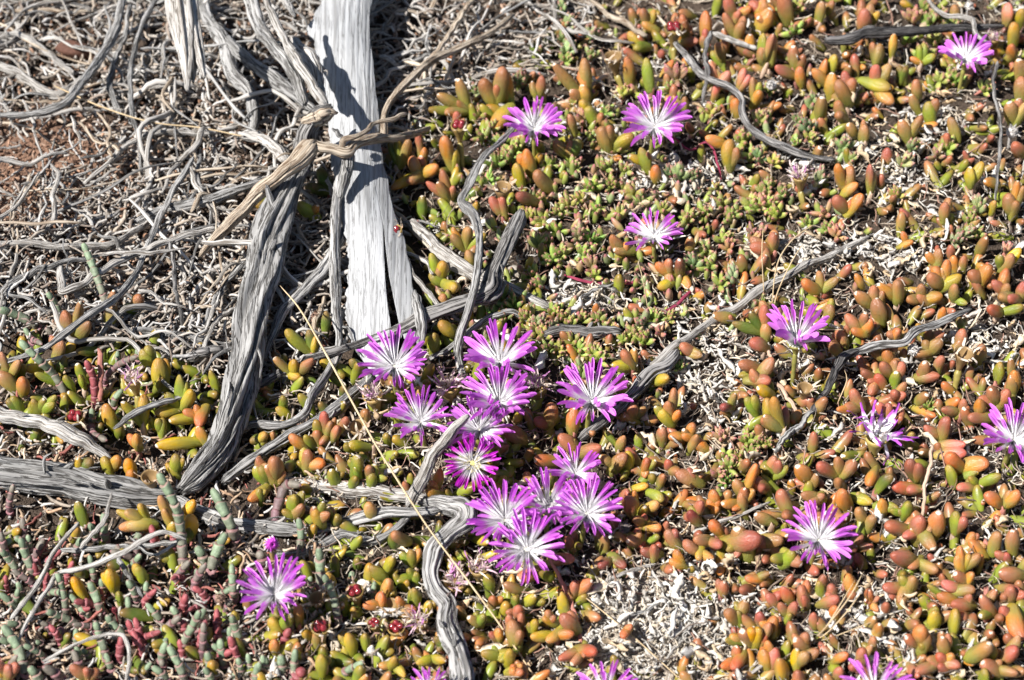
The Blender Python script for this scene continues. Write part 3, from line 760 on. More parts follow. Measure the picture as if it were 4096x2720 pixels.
# glasswort stems: base ... tip @width(window px) colour g green-grey, p purple, r red
STEMS = {
    9: """1250,780 1230,520 1190,360 1080,160@72g|1440,800 1490,660 1540,570@72g|1600,590 1560,480 1450,270@78g|220,820 170,700 140,600@62g|200,640 190,580@45g|40,700 0,560@55p|130,850 60,740 10,690@55g|450,1100 430,960 390,840@56g|680,1070 640,960 610,900@62g|540,1060 470,980@55g|640,860 610,720@48g|700,950 690,870@50g|920,980 870,890@56g|990,1000 1000,900@55g|
880,1100 870,1000@56g|1090,1150 1000,1050@55g|520,1180 400,1130 320,1100@56g|600,1120 540,1080@50g|720,1390 680,1260 650,1170@60g|840,1260 760,1180 730,1130@58g|520,1300 520,1220@52g|750,1470 720,1390@56g|1250,1320 1320,1190 1360,1100@62g|1150,1290 1100,1210@52g|1220,1140 1170,1070@55g|1250,1540 1210,1440 1150,1340@62g|1380,1400 1385,1290 1390,1180@56p|
1430,1540 1430,1450 1410,1380@66g|1520,1440 1500,1290@60g|1640,1310 1600,1200 1580,1130@62g|1700,1490 1690,1390@50g|1740,1560 1770,1450@60g|1590,1560 1600,1520@45g|1130,1540 1040,1480@55g|980,1520 1030,1450@45g|1110,1480 1100,1430@55p|170,1500 110,1320 20,1200@78g|270,1560 200,1480@72g|100,1330 0,1290@56g|160,1200 50,1180@55g|550,1450 520,1340@52g|150,980 120,900@52g|
100,1060 0,980@60g|60,380 90,240@48p|1390,740 1340,660@72g|1590,960 1580,780@56g|1480,1000 1590,940@52g|640,560 610,500@52g|1640,1480 1620,1420@48g|1700,1080 1710,1000@48g|1800,1480 1790,1400@50g|600,1400 560,1360@48g|280,1320 240,1310@45g|960,1270 920,1150@58r|1480,1200 1480,1090@58r|1490,1290 1480,1200@58r|1260,1230 1250,1160@60r|400,1540 300,1480@70p|
1330,900 1400,780@62p|1200,870 1290,760@55p|560,1090 610,1080@50r|690,1010 690,950@45r|640,1210 500,1190@48p|1380,1060 1290,1090@45r|980,1280 1090,1240@45r|1240,860 1170,880@42r|1700,1340 1730,1310@60p|430,1230 370,1260@60p|1540,1080 1580,1020@45p|330,1200 260,1170@50p""",
    10: """170,480 190,370 230,280 240,230 340,240@70p|340,660 350,560 330,470@56g|480,910 480,780 470,670@72g|600,1140 560,970 500,850@58g|270,1220 265,1160 250,1100@66p|410,900 410,860@45g|690,880 700,830@55g|840,980 850,900@48g|290,860 280,780@48g|220,1500 210,1400@72g|300,1480 310,1360@62g|40,1560 50,1460@60g|120,1480 100,1410@50g|640,1520 770,1450@60g|1350,1540 1430,1430@70p|950,1540 950,1510@48g|
230,1300 270,1220@66r|320,1540 370,1500@90r|620,1040 650,980@45g|90,760 60,690@75p""",
    5: """740,560 700,430 640,270 580,130@56g|440,690 390,560 330,470@50g|250,700 100,620 0,590@66g|480,1230 380,1050 280,950 140,810@62g|210,780 170,720@46g|820,950 820,880@42g|960,910 960,860@50g|790,1230 850,1150@55g|640,1370 640,1280@50g|900,1430 905,1390@50g|730,1070 830,970 950,920@50p|660,1210 650,1060 600,950@58r|760,560 740,490@52p|380,780 320,720@48p|640,1400 650,1460 740,1500@60p|740,700 720,640@46p|230,800 290,830@45p""",
}
# open flowers: centre x, y (full-frame px), spread radius px, height mm, lean left/right deg, lean to viewer deg, petal rise deg, petals, note
FLOWERS = [
    (2137, 522, 118, 30, -2, 4, 27, 30, 'beside the thin wavy stick end'),
    (2618, 515, 138, 28, 4, 2, 28, 22, 'and wide gaps between its petals'),
    (2612, 950, 112, 24, -6, -4, 18, 19, 'and thin uneven petals among rosettes'),
    (3862, 240, 106, 28, 0, 0, 24, 24, 'beside the pale twig under the long dark stick'),
    (3184, 1370, 128, 34, -4, -6, 38, 24, 'with upright petals, beside the charred stick'),
    (1577, 1470, 142, 32, 0, 4, 26, 30, 'at the foot of the split silver plank'),
    (2000, 1455, 145, 26, 0, 0, 30, 26, 'tucked behind another beside pinkish withered heads'),
    (1995, 1618, 140, 34, 0, 4, 32, 30, 'overlapping the tucked one in the dense cluster'),
    (1680, 1692, 124, 28, -4, 6, 32, 24, 'with ragged petals beside the withered heads'),
    (1915, 1725, 130, 30, 4, 6, 28, 26, 'with a broken stick tip reaching across it'),
    (1889, 1852, 112, 30, 0, 34, 12, 34, 'deep magenta with a yellow centre'),
    (2365, 1610, 145, 32, 4, 0, 30, 28, 'next to a plump upright red leaf'),
    (2300, 1900, 108, 26, 0, 0, 32, 24, 'half hidden behind the lower cluster'),
    (2020, 2085, 146, 36, -6, 8, 28, 30, 'touching the bend of the hooked root'),
    (2190, 2030, 132, 32, 0, 4, 30, 28, 'with a small red and black insect on it'),
    (2345, 2060, 140, 34, 5, 6, 28, 28, 'on the outer side of the lower cluster'),
    (2108, 2200, 152, 38, 0, 12, 20, 28, 'wide open above the pinkish trailing stalk'),
    (3270, 2165, 138, 30, 0, 4, 26, 30, 'standing alone among rust brown leaves'),
    (4052, 1765, 140, 30, 0, 4, 28, 30, 'beside orange leaves and a pink one'),
    (1097, 2385, 142, 30, 0, 4, 30, 24, 'beside the jointed glasswort stems'),
    (3495, 2775, 140, 36, 0, 0, 28, 22, 'rising beside bare pale soil'),
    (2420, 2790, 125, 30, 0, 0, 36, 16, 'with few petals rising beside pale litter'),
    (1720, 2780, 95, 24, 0, 0, 36, 14, 'small one at the foot of the hooked root'),
]
# heads gone over: top x,y ; stalk foot x,y ; width (window px) ; kind w wilted petals, c open capsule with red seeds, d dry papery
HEADS = {
    2: "1460,890,1480,1190,120c 1760,1310,1770,1530,130d",
    3: "1200,210,1220,430,135c 780,410,870,610,135d",
    4: "330,1230,390,1450,120w 1690,270,1740,360,90w",
    5: "960,1060,990,1400,140w 540,1330,545,1480,140c",
    6: "1010,50,1180,220,125c 860,1180,900,1310,150w 760,1400,780,1500,140d 1380,1110,1400,1210,170w 960,1080,990,1150,110d 1060,1130,1060,1200,90d",
    7: "250,1110,260,1230,175w",
    8: "1460,890,1430,1140,135d 370,1130,385,1290,115d 870,1470,870,1600,170v",
    9: "1040,170,1060,350,130d",
    10: "490,1190,495,1370,140c 720,950,745,1120,130c 960,1050,960,1150,130d 1000,1200,1010,1290,130c 1150,1150,1160,1260,140w 460,1000,480,1110,120d 850,1170,880,1280,100c 1400,880,1410,960,180w 1560,790,1565,920,140w",
}
# dead wood: material, label, name, list of (x, y, width px[, height mm])
WOOD = [
    ('stick', 'grey', 'thick grey split trunk leaning from the knotted stump down to the lower log', [(1262, 560, 60, 34), (1200, 660, 84, 32), (1150, 780, 108, 30), (1092, 900, 126, 28), (1040, 1100, 138, 26), (1010, 1200, 140, 25), (975, 1474, 128, 22), (940, 1646, 118, 20), (880, 1800, 108, 16), (800, 1900, 96, 12), (730, 1960, 78, 9)]),
    ('stick', 'tan', 'light tan branch running diagonally down from the knotted stump into grey litter', [(1262, 570, 58, 58), (1225, 600, 72, 56), (1130, 695, 58, 48), (1000, 810, 52, 32), (880, 930, 42, 22), (800, 1030, 24, 12)]),
    ('stick', 'tan', 'tan twisting stick crossing over the silver plank from the knotted stump', [(1240, 575, 42, 58), (1321, 594, 44, 58), (1390, 608, 42, 57), (1425, 580, 38, 56), (1488, 554, 36, 53), (1574, 551, 32, 46), (1660, 534, 26, 34), (1720, 510, 16, 18)]),
    ('stick', 'tan', 'short tan side twig arching above the twisting stick over the plank', [(1375, 600, 26, 57), (1380, 565, 30, 62), (1430, 540, 22, 64), (1470, 515, 20, 64), (1490, 492, 18, 62), (1574, 480, 20, 58), (1625, 455, 15, 52)]),
    ('stick', 'tan', 'long tan branch rising from the twisting stick over dark litter', [(1538, 560, 28, 32), (1534, 488, 30, 34), (1551, 430, 28, 34), (1608, 356, 30, 32), (1677, 287, 28, 30), (1746, 230, 32, 28), (1832, 195, 28, 26), (1918, 149, 28, 22), (2005, 98, 22, 16), (2060, 55, 16, 10)]),
    ('stick', 'tan', 'thin tan twig forking from the long tan branch', [(1690, 285, 16, 28), (1741, 212, 20, 28), (1804, 126, 20, 26), (1850, 57, 24, 22), (1895, -10, 20, 16)]),
    ('twig', 'grey', 'grey twig lying across beneath the long tan branch', [(1560, 272, 16, 8), (1640, 250, 20, 10), (1720, 216, 18, 12), (1800, 200, 12, 8)]),
    ('log', 'grey', 'broad grey split log lying low beside yellow succulents and glasswort', [(-120, 1850, 120), (0, 1885, 132), (150, 1905, 130), (300, 1930, 122), (450, 1960, 112), (575, 1985, 100), (700, 1985, 70)]),
    ('bark_slab', 'pale', 'torn pale slab of bark above the broad split log', [(-60, 1640, 60, 20), (60, 1672, 66, 20), (200, 1700, 62, 19), (330, 1765, 56, 17), (450, 1845, 30, 14)]),
    ('stick', 'pale', 'pale gnarled stick lying along the row of green leaves, joining the hooked root', [(1120, 1915, 40), (1152, 1926, 48), (1293, 1945, 54), (1470, 1965, 62), (1616, 1990, 56), (1733, 2012, 56), (1868, 2030, 60)]),
    ('stick', 'grey', 'long grey stick sagging below the pale gnarled stick', [(700, 1990, 50), (800, 2045, 56), (900, 2090, 58), (1000, 2106, 60), (1120, 2120, 54), (1235, 2117, 48), (1380, 2087, 48), (1528, 2050, 46, 12), (1675, 2054, 44, 16), (1760, 2040, 36, 18)]),
    ('stick', 'grey', 'grey forked stick curving under the long sagging stick', [(1060, 2245, 24), (1088, 2234, 30), (1252, 2199, 40), (1364, 2146, 48), (1493, 2164, 34), (1563, 2128, 34, 9), (1640, 2065, 28, 10)]),
    ('root', 'grey', 'grey hooked root bending sharply downward beside the lower flower cluster', [(1700, 2012, 50, 14), (1790, 2020, 66, 18), (1858, 2036, 80, 20), (1846, 2092, 78, 20), (1780, 2145, 74, 18), (1733, 2210, 66, 16), (1720, 2300, 62, 14), (1745, 2363, 62, 13), (1792, 2416, 66, 12), (1786, 2504, 78, 12), (1815, 2592, 84, 12), (1839, 2680, 86, 11), (1866, 2770, 84, 10)]),
    ('stick', 'pale', 'short broken stick standing up with its tip against a flower', [(1876, 1660, 22, 52), (1835, 1698, 36, 46), (1798, 1738, 46, 42), (1735, 1815, 54, 32), (1704, 1888, 56, 26), (1655, 1980, 52, 18), (1630, 2030, 40, 13)]),
    ('stick', 'dark', 'dark lumpy stick bending at a knot and running below the plank', [(2084, 842, 40, 36), (2064, 900, 58, 34), (2010, 1015, 68, 30), (1976, 1100, 76, 27), (1966, 1158, 94, 25), (1918, 1187, 74, 24), (1804, 1227, 60, 22), (1689, 1273, 60, 20), (1603, 1319, 54, 19), (1505, 1353, 34, 19), (1344, 1405, 28, 18), (1218, 1440, 28, 16), (1115, 1497, 28, 12), (1011, 1560, 26, 8)]),
    ('stick', 'grey', 'thin wavy grey stick arching down past the dark knot', [(2066, 508, 22, 24), (1976, 591, 28, 30), (1918, 649, 32, 32), (1872, 746, 34, 32), (1850, 804, 34, 34), (1895, 861, 38, 36), (1912, 930, 34, 38), (1907, 1015, 34, 38), (1907, 1130, 34, 36), (1884, 1216, 38, 30), (1850, 1313, 38, 20), (1838, 1417, 34, 12), (1855, 1520, 28, 6)]),
    ('stick', 'pale', 'flat pale straight stick lying beyond the dark knot', [(1640, 885, 42, 10), (1654, 900, 48, 10), (1775, 1015, 54, 10), (1890, 1090, 54, 9), (2033, 1153, 46, 8), (2100, 1187, 40, 7), (2195, 1232, 28, 5)]),
    ('stick', 'pale', 'straight white bleached stick crossing the dry leaf litter', [(3480, 940, 14, 7), (3365, 1000, 25, 8), (3150, 1104, 30, 8), (3073, 1140, 31, 8), (2918, 1238, 33, 9), (2792, 1322, 29, 8), (2706, 1390, 34, 9), (2610, 1455, 36, 10)]),
    ('stick', 'dark', 'dark curved stick continuing from the white bleached stick towards the flowers', [(2712, 1400, 34, 14), (2660, 1463, 46, 15), (2597, 1500, 58, 16), (2557, 1543, 52, 16), (2505, 1592, 46, 15), (2425, 1669, 42, 12), (2321, 1755, 36, 7)]),
    ('stick', 'grey', 'weathered grey stick with a split end above the charred one', [(3890, 1236, 12, 22), (3792, 1273, 28, 22), (3677, 1325, 32, 22), (3603, 1365, 30, 21), (3488, 1392, 32, 20), (3400, 1410, 28, 18)]),
    ('stick', 'char', 'black charred forked stick beside the upright purple flower', [(3440, 1400, 22, 20), (3373, 1428, 42, 20), (3340, 1490, 36, 18), (3310, 1550, 30, 15), (3275, 1610, 26, 12), (3245, 1655, 30, 10)]),
    ('twig', 'grey', 'thin grey twig running down from the charred stick', [(3250, 1645, 22, 12), (3200, 1700, 22, 10), (3161, 1732, 30, 9), (3130, 1765, 26, 8), (3095, 1810, 24, 7)]),
    ('stick', 'char', 'long dark charred stick lying level among orange leaves', [(3300, 160, 34, 22), (3402, 155, 46, 22), (3460, 138, 52, 22), (3517, 132, 46, 22), (3660, 120, 36, 22), (3804, 115, 30, 21), (3918, 109, 28, 20), (4016, 103, 18, 16)]),
    ('stick', 'dark', 'winding dark grey stick looping past pink leaves', [(2700, 160, 24, 16), (2735, 207, 28, 18), (2763, 247, 32, 20), (2804, 298, 32, 22), (2844, 325, 28, 22), (2913, 350, 28, 22), (2964, 390, 30, 22), (2976, 459, 30, 22), (3010, 517, 30, 20), (3080, 560, 30, 18), (3143, 591, 30, 16), (3230, 620, 26, 13), (3338, 637, 16, 8)]),
    ('twig', 'dark', 'thin upright dark twig crossing the winding stick', [(2846, 128, 24, 34), (2821, 218, 20, 30), (2827, 287, 20, 26), (2815, 373, 16, 14), (2812, 420, 10, 6)]),
    ('twig', 'pale', 'pale twig end beside the upright dark twig', [(2855, 132, 20, 24), (2942, 166, 24, 22), (3032, 197, 18, 16)]),
    ('twig', 'tan', 'bare tan twig slanting out of the litter to the leaning seed capsule', [(2330, -20, 16, 8), (2436, 57, 20, 14), (2517, 103, 24, 18), (2590, 140, 22, 16)]),
    ('twig', 'dark', 'thin dark upright twig under the flower by the long dark stick', [(3990, 250, 16, 28), (3976, 344, 15, 28), (3999, 488, 15, 26), (3999, 603, 15, 22), (3982, 803, 9, 8)]),
    ('twig', 'pale', 'pale crooked twig reaching the flower by the long dark stick', [(3700, -20, 14, 16), (3775, 57, 18, 24), (3884, 80, 20, 30), (3907, 132, 17, 32), (3970, 182, 14, 26)]),
    ('stick', 'dark', 'short dark split log among small green rosettes', [(2165, 1340, 34, 8), (2200, 1332, 50, 9), (2260, 1324, 58, 9), (2345, 1326, 58, 9), (2480, 1332, 46, 8)]),
    ('twig', 'grey', 'thin grey forked twig on bare soil above the dark split log', [(2230, 1228, 10, 3), (2344, 1175, 16, 6), (2400, 1150, 16, 7), (2462, 1130, 10, 5)]),
    ('twig', 'pale', 'straight thin pale twig on bare soil above the rosettes', [(2412, 1178, 8, 5), (2480, 1230, 10, 6), (2555, 1285, 10, 6)]),
    ('stick', 'grey', 'smooth grey branch sweeping over the litter past the reddish clod', [(494, -30, 34, 34), (465, 115, 36, 34), (402, 230, 32, 33), (316, 344, 32, 32), (258, 413, 34, 30), (143, 453, 26, 26), (-20, 459, 20, 22)]),
    ('twig', 'grey', 'long thin grey twig hanging beside the sweeping branch', [(628, -20, 22, 26), (562, 115, 21, 26), (534, 230, 20, 25), (522, 344, 20, 24), (528, 459, 20, 22), (551, 545, 18, 18), (570, 700, 16, 10)]),
    ('twig', 'grey', 'grey twig between the sweeping branch and the long thin twig', [(530, 20, 20, 20), (517, 57, 22, 20), (488, 160, 22, 20), (453, 275, 26, 18), (448, 373, 24, 16), (476, 455, 20, 10)]),
    ('twig', 'pale', 'pale bent twig with a lump beside the reddish clod', [(-20, 158, 18, 12), (80, 143, 22, 14), (172, 195, 26, 14), (240, 255, 24, 12), (295, 303, 20, 8)]),
    ('stick', 'pale', 'thick pale stick half buried under the sweeping branch', [(-20, 255, 34, 12), (60, 290, 38, 12), (115, 321, 38, 12), (218, 380, 34, 11), (298, 340, 30, 12), (380, 285, 26, 10)]),
    ('twig', 'pale', 'long arched pale twig above the tangle of grey twigs', [(330, 745, 14, 6), (402, 683, 18, 12), (488, 591, 22, 16), (560, 555, 22, 18), (631, 534, 24, 18), (804, 528, 22, 16), (950, 515, 16, 10)]),
    ('twig', 'grey', 'grey forked twig crossing down through the tangle', [(774, 625, 18, 22), (706, 746, 24, 20), (672, 830, 22, 18), (640, 880, 22, 17), (574, 1015, 24, 18), (517, 1130, 26, 22), (413, 1233, 30, 26), (321, 1302, 32, 27), (247, 1348, 30, 26), (160, 1400, 26, 24), (-20, 1455, 22, 20)]),
    ('stick', 'grey', 'long grey stick running level under the tan diagonal branch', [(540, 890, 30, 10), (660, 830, 32, 13), (746, 822, 36, 15), (830, 800, 38, 16), (918, 769, 38, 17), (1010, 738, 34, 16), (1110, 708, 28, 14)]),
    ('stick', 'grey', 'thick bowed branch bending down between white hanging branch and stump', [(812, -30, 40, 16), (827, 69, 46, 18), (896, 172, 54, 20), (930, 287, 54, 20), (999, 367, 48, 18), (1016, 459, 44, 15), (1002, 540, 32, 10)]),
    ('stick', 'grey', 'rough grey branch feeding into the knotted stump from the litter', [(905, 150, 30, 22), (930, 180, 44, 24), (1005, 250, 48, 26), (1100, 322, 50, 28), (1190, 390, 46, 30), (1262, 445, 40, 32)]),
    ('stick', 'grey', 'curved dark sided branch dropping to the knotted stump', [(990, -30, 48, 62), (1034, 103, 48, 62), (1095, 185, 48, 60), (1150, 250, 46, 58), (1189, 321, 42, 56), (1215, 420, 38, 54)]),
    ('stick', 'pale', 'straight pale pole slanting down to the knotted stump', [(1058, -20, 28, 96), (1115, 115, 33, 90), (1189, 247, 38, 84), (1258, 356, 40, 78), (1306, 430, 38, 72)]),
    ('stick', 'pale', 'short flat pale branch tucked behind the straight pale pole', [(1165, 150, 34, 70), (1195, 195, 60, 70), (1240, 255, 76, 68), (1262, 315, 64, 66), (1285, 390, 44, 64)]),
    ('stump', 'dark', 'dark frayed knotted stump where the grey branches meet beside the plank', [(1325, 425, 30, 74), (1285, 452, 66, 70), (1250, 490, 92, 64), (1232, 540, 98, 56), (1215, 600, 80, 44), (1200, 660, 56, 30)]),
    ('stick', 'tan', 'frayed tan stub curling over the knotted stump', [(1205, 492, 22, 64), (1240, 478, 32, 70), (1285, 455, 36, 76), (1320, 448, 30, 76), (1348, 452, 16, 74)]),
    ('stick', 'tan', 'short peeled tan strip under the frayed stub', [(1200, 530, 20, 60), (1245, 505, 26, 64), (1300, 478, 26, 68), (1335, 460, 14, 70)]),
    ('twig', 'grey', 'small forked grey twig standing over the plank edge', [(1372, 565, 18, 58), (1352, 535, 20, 62), (1330, 515, 14, 66)]),
    ('stick', 'grey', 'knobbly grey stub dropping from the twisting stick along the plank', [(1395, 600, 34, 54), (1392, 640, 46, 50), (1380, 700, 40, 44), (1362, 790, 36, 36)]),
    ('stick', 'pale', 'short whitish broken branch lying beside the knotted stump', [(960, 545, 30, 16), (1010, 548, 44, 18), (1060, 560, 46, 20), (1110, 600, 46, 22), (1150, 650, 36, 22)]),
    ('twig', 'grey', 'thin knobbly twig tip poking down between straight pale pole and plank', [(1130, -40, 14, 60), (1150, 10, 22, 58), (1168, 40, 20, 57), (1180, 68, 10, 56)]),
    ('stick', 'pale', 'level pale stick lying on the tangle beneath the glasswort tip', [(-20, 968, 26, 10), (120, 975, 30, 11), (230, 990, 30, 12), (340, 985, 28, 13), (450, 972, 26, 13), (545, 925, 24, 12), (640, 860, 20, 10)]),
    ('stick', 'grey', 'grey stick curving through the tangle into the pale elbow stick', [(-20, 1190, 28, 10), (115, 1095, 28, 12), (258, 1050, 24, 14), (380, 1030, 18, 12)]),
    ('twig', 'pale', 'thin pale level twig with a pointed end over the grey forked twig', [(360, 1026, 9, 24), (460, 1010, 14, 26), (585, 1015, 16, 28), (660, 1003, 14, 28), (745, 991, 6, 27)]),
    ('stick', 'pale', 'pale elbow shaped stick standing in the tangle', [(247, 1062, 26, 18), (247, 1158, 30, 18), (300, 1150, 30, 18), (402, 1090, 30, 19), (517, 1026, 28, 19), (690, 957, 26, 18), (865, 915, 20, 14)]),
    ('twig', 'dark', 'thin dark upright twig between leaning trunk and pinkish leaves', [(683, 970, 16, 26), (692, 1060, 18, 24), (700, 1130, 18, 22), (730, 1310, 18, 8)]),
    ('stick', 'grey', 'grey stick lying level under the leaning trunk behind pinkish leaves', [(400, 1342, 24, 7), (520, 1328, 28, 8), (640, 1325, 30, 9), (780, 1360, 30, 9), (930, 1382, 26, 9)]),
    ('stick', 'dark', 'blunt dark stick end poking out from the leaning trunk', [(732, 1430, 30, 12), (760, 1428, 36, 12), (832, 1411, 32, 13), (935, 1372, 28, 12)]),
    ('twig', 'grey', 'grey twig slanting up behind the leaning trunk', [(800, 1345, 20, 8), (861, 1198, 26, 12), (920, 1110, 28, 14), (985, 1050, 26, 14)]),
    ('twig', 'pale', 'thin pale twig curving from the stick end to the leaning trunk', [(800, 1420, 14, 12), (838, 1330, 18, 14), (890, 1265, 18, 15), (950, 1225, 18, 15)]),
    ('stick', 'grey', 'smooth grey stick lying over the yellow leaves', [(455, 1712, 20, 18), (520, 1665, 24, 20), (574, 1640, 26, 21), (717, 1589, 22, 18), (800, 1570, 16, 12)]),
    ('stick', 'grey', 'long ribbed grey branch running parallel between trunk and plank', [(1375, 915, 30, 20), (1367, 935, 36, 20), (1304, 1060, 42, 20), (1230, 1147, 40, 19), (1132, 1244, 38, 17), (1086, 1359, 32, 13), (1050, 1460, 24, 8)]),
    ('stick', 'grey', 'upright grey branch along the plank edge turning under to the leaves', [(1385, 620, 34, 34), (1362, 720, 42, 32), (1345, 850, 46, 28), (1338, 1000, 42, 24), (1344, 1130, 42, 20), (1344, 1256, 38, 18), (1356, 1388, 32, 13), (1321, 1474, 30, 12), (1253, 1577, 32, 12), (1218, 1658, 32, 12), (1132, 1698, 32, 12), (1010, 1694, 28, 12), (950, 1735, 24, 12), (900, 1830, 22, 12)]),
    ('stick', 'grey', 'thick grey stick lying low from the plank foot to the trunk foot', [(1510, 1490, 32, 7), (1390, 1595, 50, 8), (1287, 1670, 52, 8), (1132, 1760, 52, 8), (1000, 1850, 48, 8), (890, 1930, 40, 8)]),
    ('twig', 'pale', 'thin pale twig curving away from the split of the plank', [(1625, 1030, 16, 20), (1650, 1090, 20, 18), (1689, 1140, 20, 16), (1757, 1221, 18, 16), (1850, 1290, 12, 10)]),
    ('stick', 'grey', 'short gnarled grey stub hugging the end of the plank', [(1655, 1165, 28, 26), (1668, 1210, 38, 26), (1683, 1273, 42, 27), (1683, 1340, 44, 24), (1676, 1390, 30, 20)]),
    ('twig', 'grey', 'grey twig running from the dark knot towards the rosettes', [(1717, 1440, 22, 5), (1832, 1371, 26, 9), (1895, 1313, 28, 11), (1976, 1262, 30, 12), (2062, 1254, 24, 10), (2130, 1295, 14, 6)]),
    ('dry_stem', 'pale', 'pale jointed dry stem arching over the glasswort', [(70, 2570, 16, 14), (111, 2475, 18, 18), (200, 2346, 19, 24), (240, 2292, 19, 26), (352, 2269, 22, 28), (481, 2211, 24, 30), (587, 2152, 22, 31), (663, 2134, 20, 30), (748, 2158, 12, 26)]),
    ('dry_stem', 'pale', 'straight pale dry stem slanting up beside the arching one', [(40, 2480, 18, 12), (147, 2340, 21, 18), (223, 2199, 19, 22), (316, 2088, 15, 22)]),
    ('dry_stem', 'pale', 'bent pale dry stem low among the glasswort', [(170, 2645, 12, 12), (329, 2569, 14, 16), (469, 2537, 17, 18), (516, 2604, 18, 16), (505, 2735, 17, 12)]),
    ('dry_stem', 'pale', 'pale dry stem with a tapering tip below the broad split log', [(320, 2190, 18, 12), (370, 2135, 19, 16), (422, 2076, 19, 20), (446, 1970, 9, 22)]),
    ('dry_stem', 'grey', 'level grey dry stem among the glasswort below the log', [(240, 2200, 20, 8), (380, 2195, 23, 9), (499, 2187, 23, 10), (725, 2172, 18, 8)]),
    ('dry_stem', 'grey', 'short grey dry stem dropping from the arching stem', [(460, 2212, 18, 16), (516, 2305, 21, 14), (570, 2385, 16, 8)]),
    ('dry_stem', 'grey', 'thin forked grey stem beside the yellow leaves', [(520, 2150, 9, 14), (600, 2218, 12, 14), (660, 2200, 14, 15), (730, 2165, 12, 14)]),
    ('twig', 'pale', 'pale twig on sand beside the dark star shaped seedpod', [(2410, 2330, 14, 4), (2520, 2285, 15, 5), (2626, 2252, 12, 5)]),
    ('twig', 'pale', 'pale twig lying down the bare sand', [(2600, 2705, 9, 4), (2704, 2592, 13, 5), (2775, 2490, 10, 4)]),
    ('twig', 'pale', 'pale twig leaning in beside orange leaves at the sand edge', [(2960, 2735, 16, 6), (3056, 2650, 17, 8), (3110, 2610, 12, 6)]),
    ('twig', 'pale', 'short pale twig above the two plump joined red leaves', [(2672, 2085, 13, 5), (2700, 2025, 15, 6), (2740, 1972, 12, 6)]),
    ('twig', 'pale', 'pale twig among brown leaves above the bare sand', [(2768, 2130, 16, 5), (2915, 2076, 18, 6), (3080, 2008, 12, 6)]),
    ('twig', 'grey', 'grey twig in the white litter on the sand', [(2465, 2490, 10, 3), (2590, 2435, 14, 4), (2712, 2360, 11, 4)]),
    ('twig', 'pale', 'pale level twig on sand beneath the lone flower', [(3395, 2508, 13, 5), (3460, 2490, 14, 6), (3528, 2463, 12, 6), (3622, 2438, 7, 5)]),
    ('stalk', 'stalk', 'upright tan stalk with a papery node among red leaves', [(3732, 1780, 14, 30), (3715, 1880, 16, 26), (3698, 1964, 14, 20), (3690, 2070, 14, 8)]),
    ('stalk', 'pinkstem', 'pinkish trailing stalk below the widest flower', [(2195, 2225, 15, 14), (2230, 2290, 16, 12), (2264, 2357, 20, 9), (2290, 2430, 17, 7), (2311, 2504, 17, 6), (2330, 2600, 15, 6)]),
    ('stalk', 'stalk', 'pale tan stalk trailing from red leaves towards the charred stick', [(3110, 1530, 16, 10), (3150, 1590, 17, 9), (3195, 1655, 15, 7)]),
    ('stalk', 'stalk', 'pale tan stalk rising beside the bent red leaves', [(3060, 1390, 16, 8), (3085, 1440, 15, 8), (3110, 1500, 13, 7)]),
    ('stalk', 'stalk', 'pale stalk trailing under the stout brown leaves', [(2215, 420, 18, 6), (2290, 400, 18, 7), (2360, 340, 18, 7), (2440, 300, 20, 7)]),
    ('stalk', 'redstem', 'crimson creeping stem between two green rosettes', [(2260, 1098, 11, 4), (2330, 1125, 12, 5), (2440, 1135, 13, 5), (2520, 1132, 13, 5), (2570, 1120, 11, 5)]),
    ('stalk', 'redstem', 'thin crimson stem creeping through dark litter below the wide gapped flower', [(2690, 545, 9, 6), (2760, 600, 10, 6), (2830, 570, 9, 8), (2870, 650, 10, 7), (2885, 720, 9, 5)]),
    ('stalk', 'redstem', 'reddish brown stem forking from the crimson stem', [(2600, 1270, 11, 4), (2670, 1240, 14, 6), (2740, 1190, 14, 6), (2780, 1150, 10, 5)]),
    ('stalk', 'pinkstem', 'pink brown woody stalk among the glasswort under pinkish leaves', [(400, 1610, 20, 8), (405, 1540, 22, 14), (400, 1460, 24, 20), (395, 1400, 18, 24)]),
]
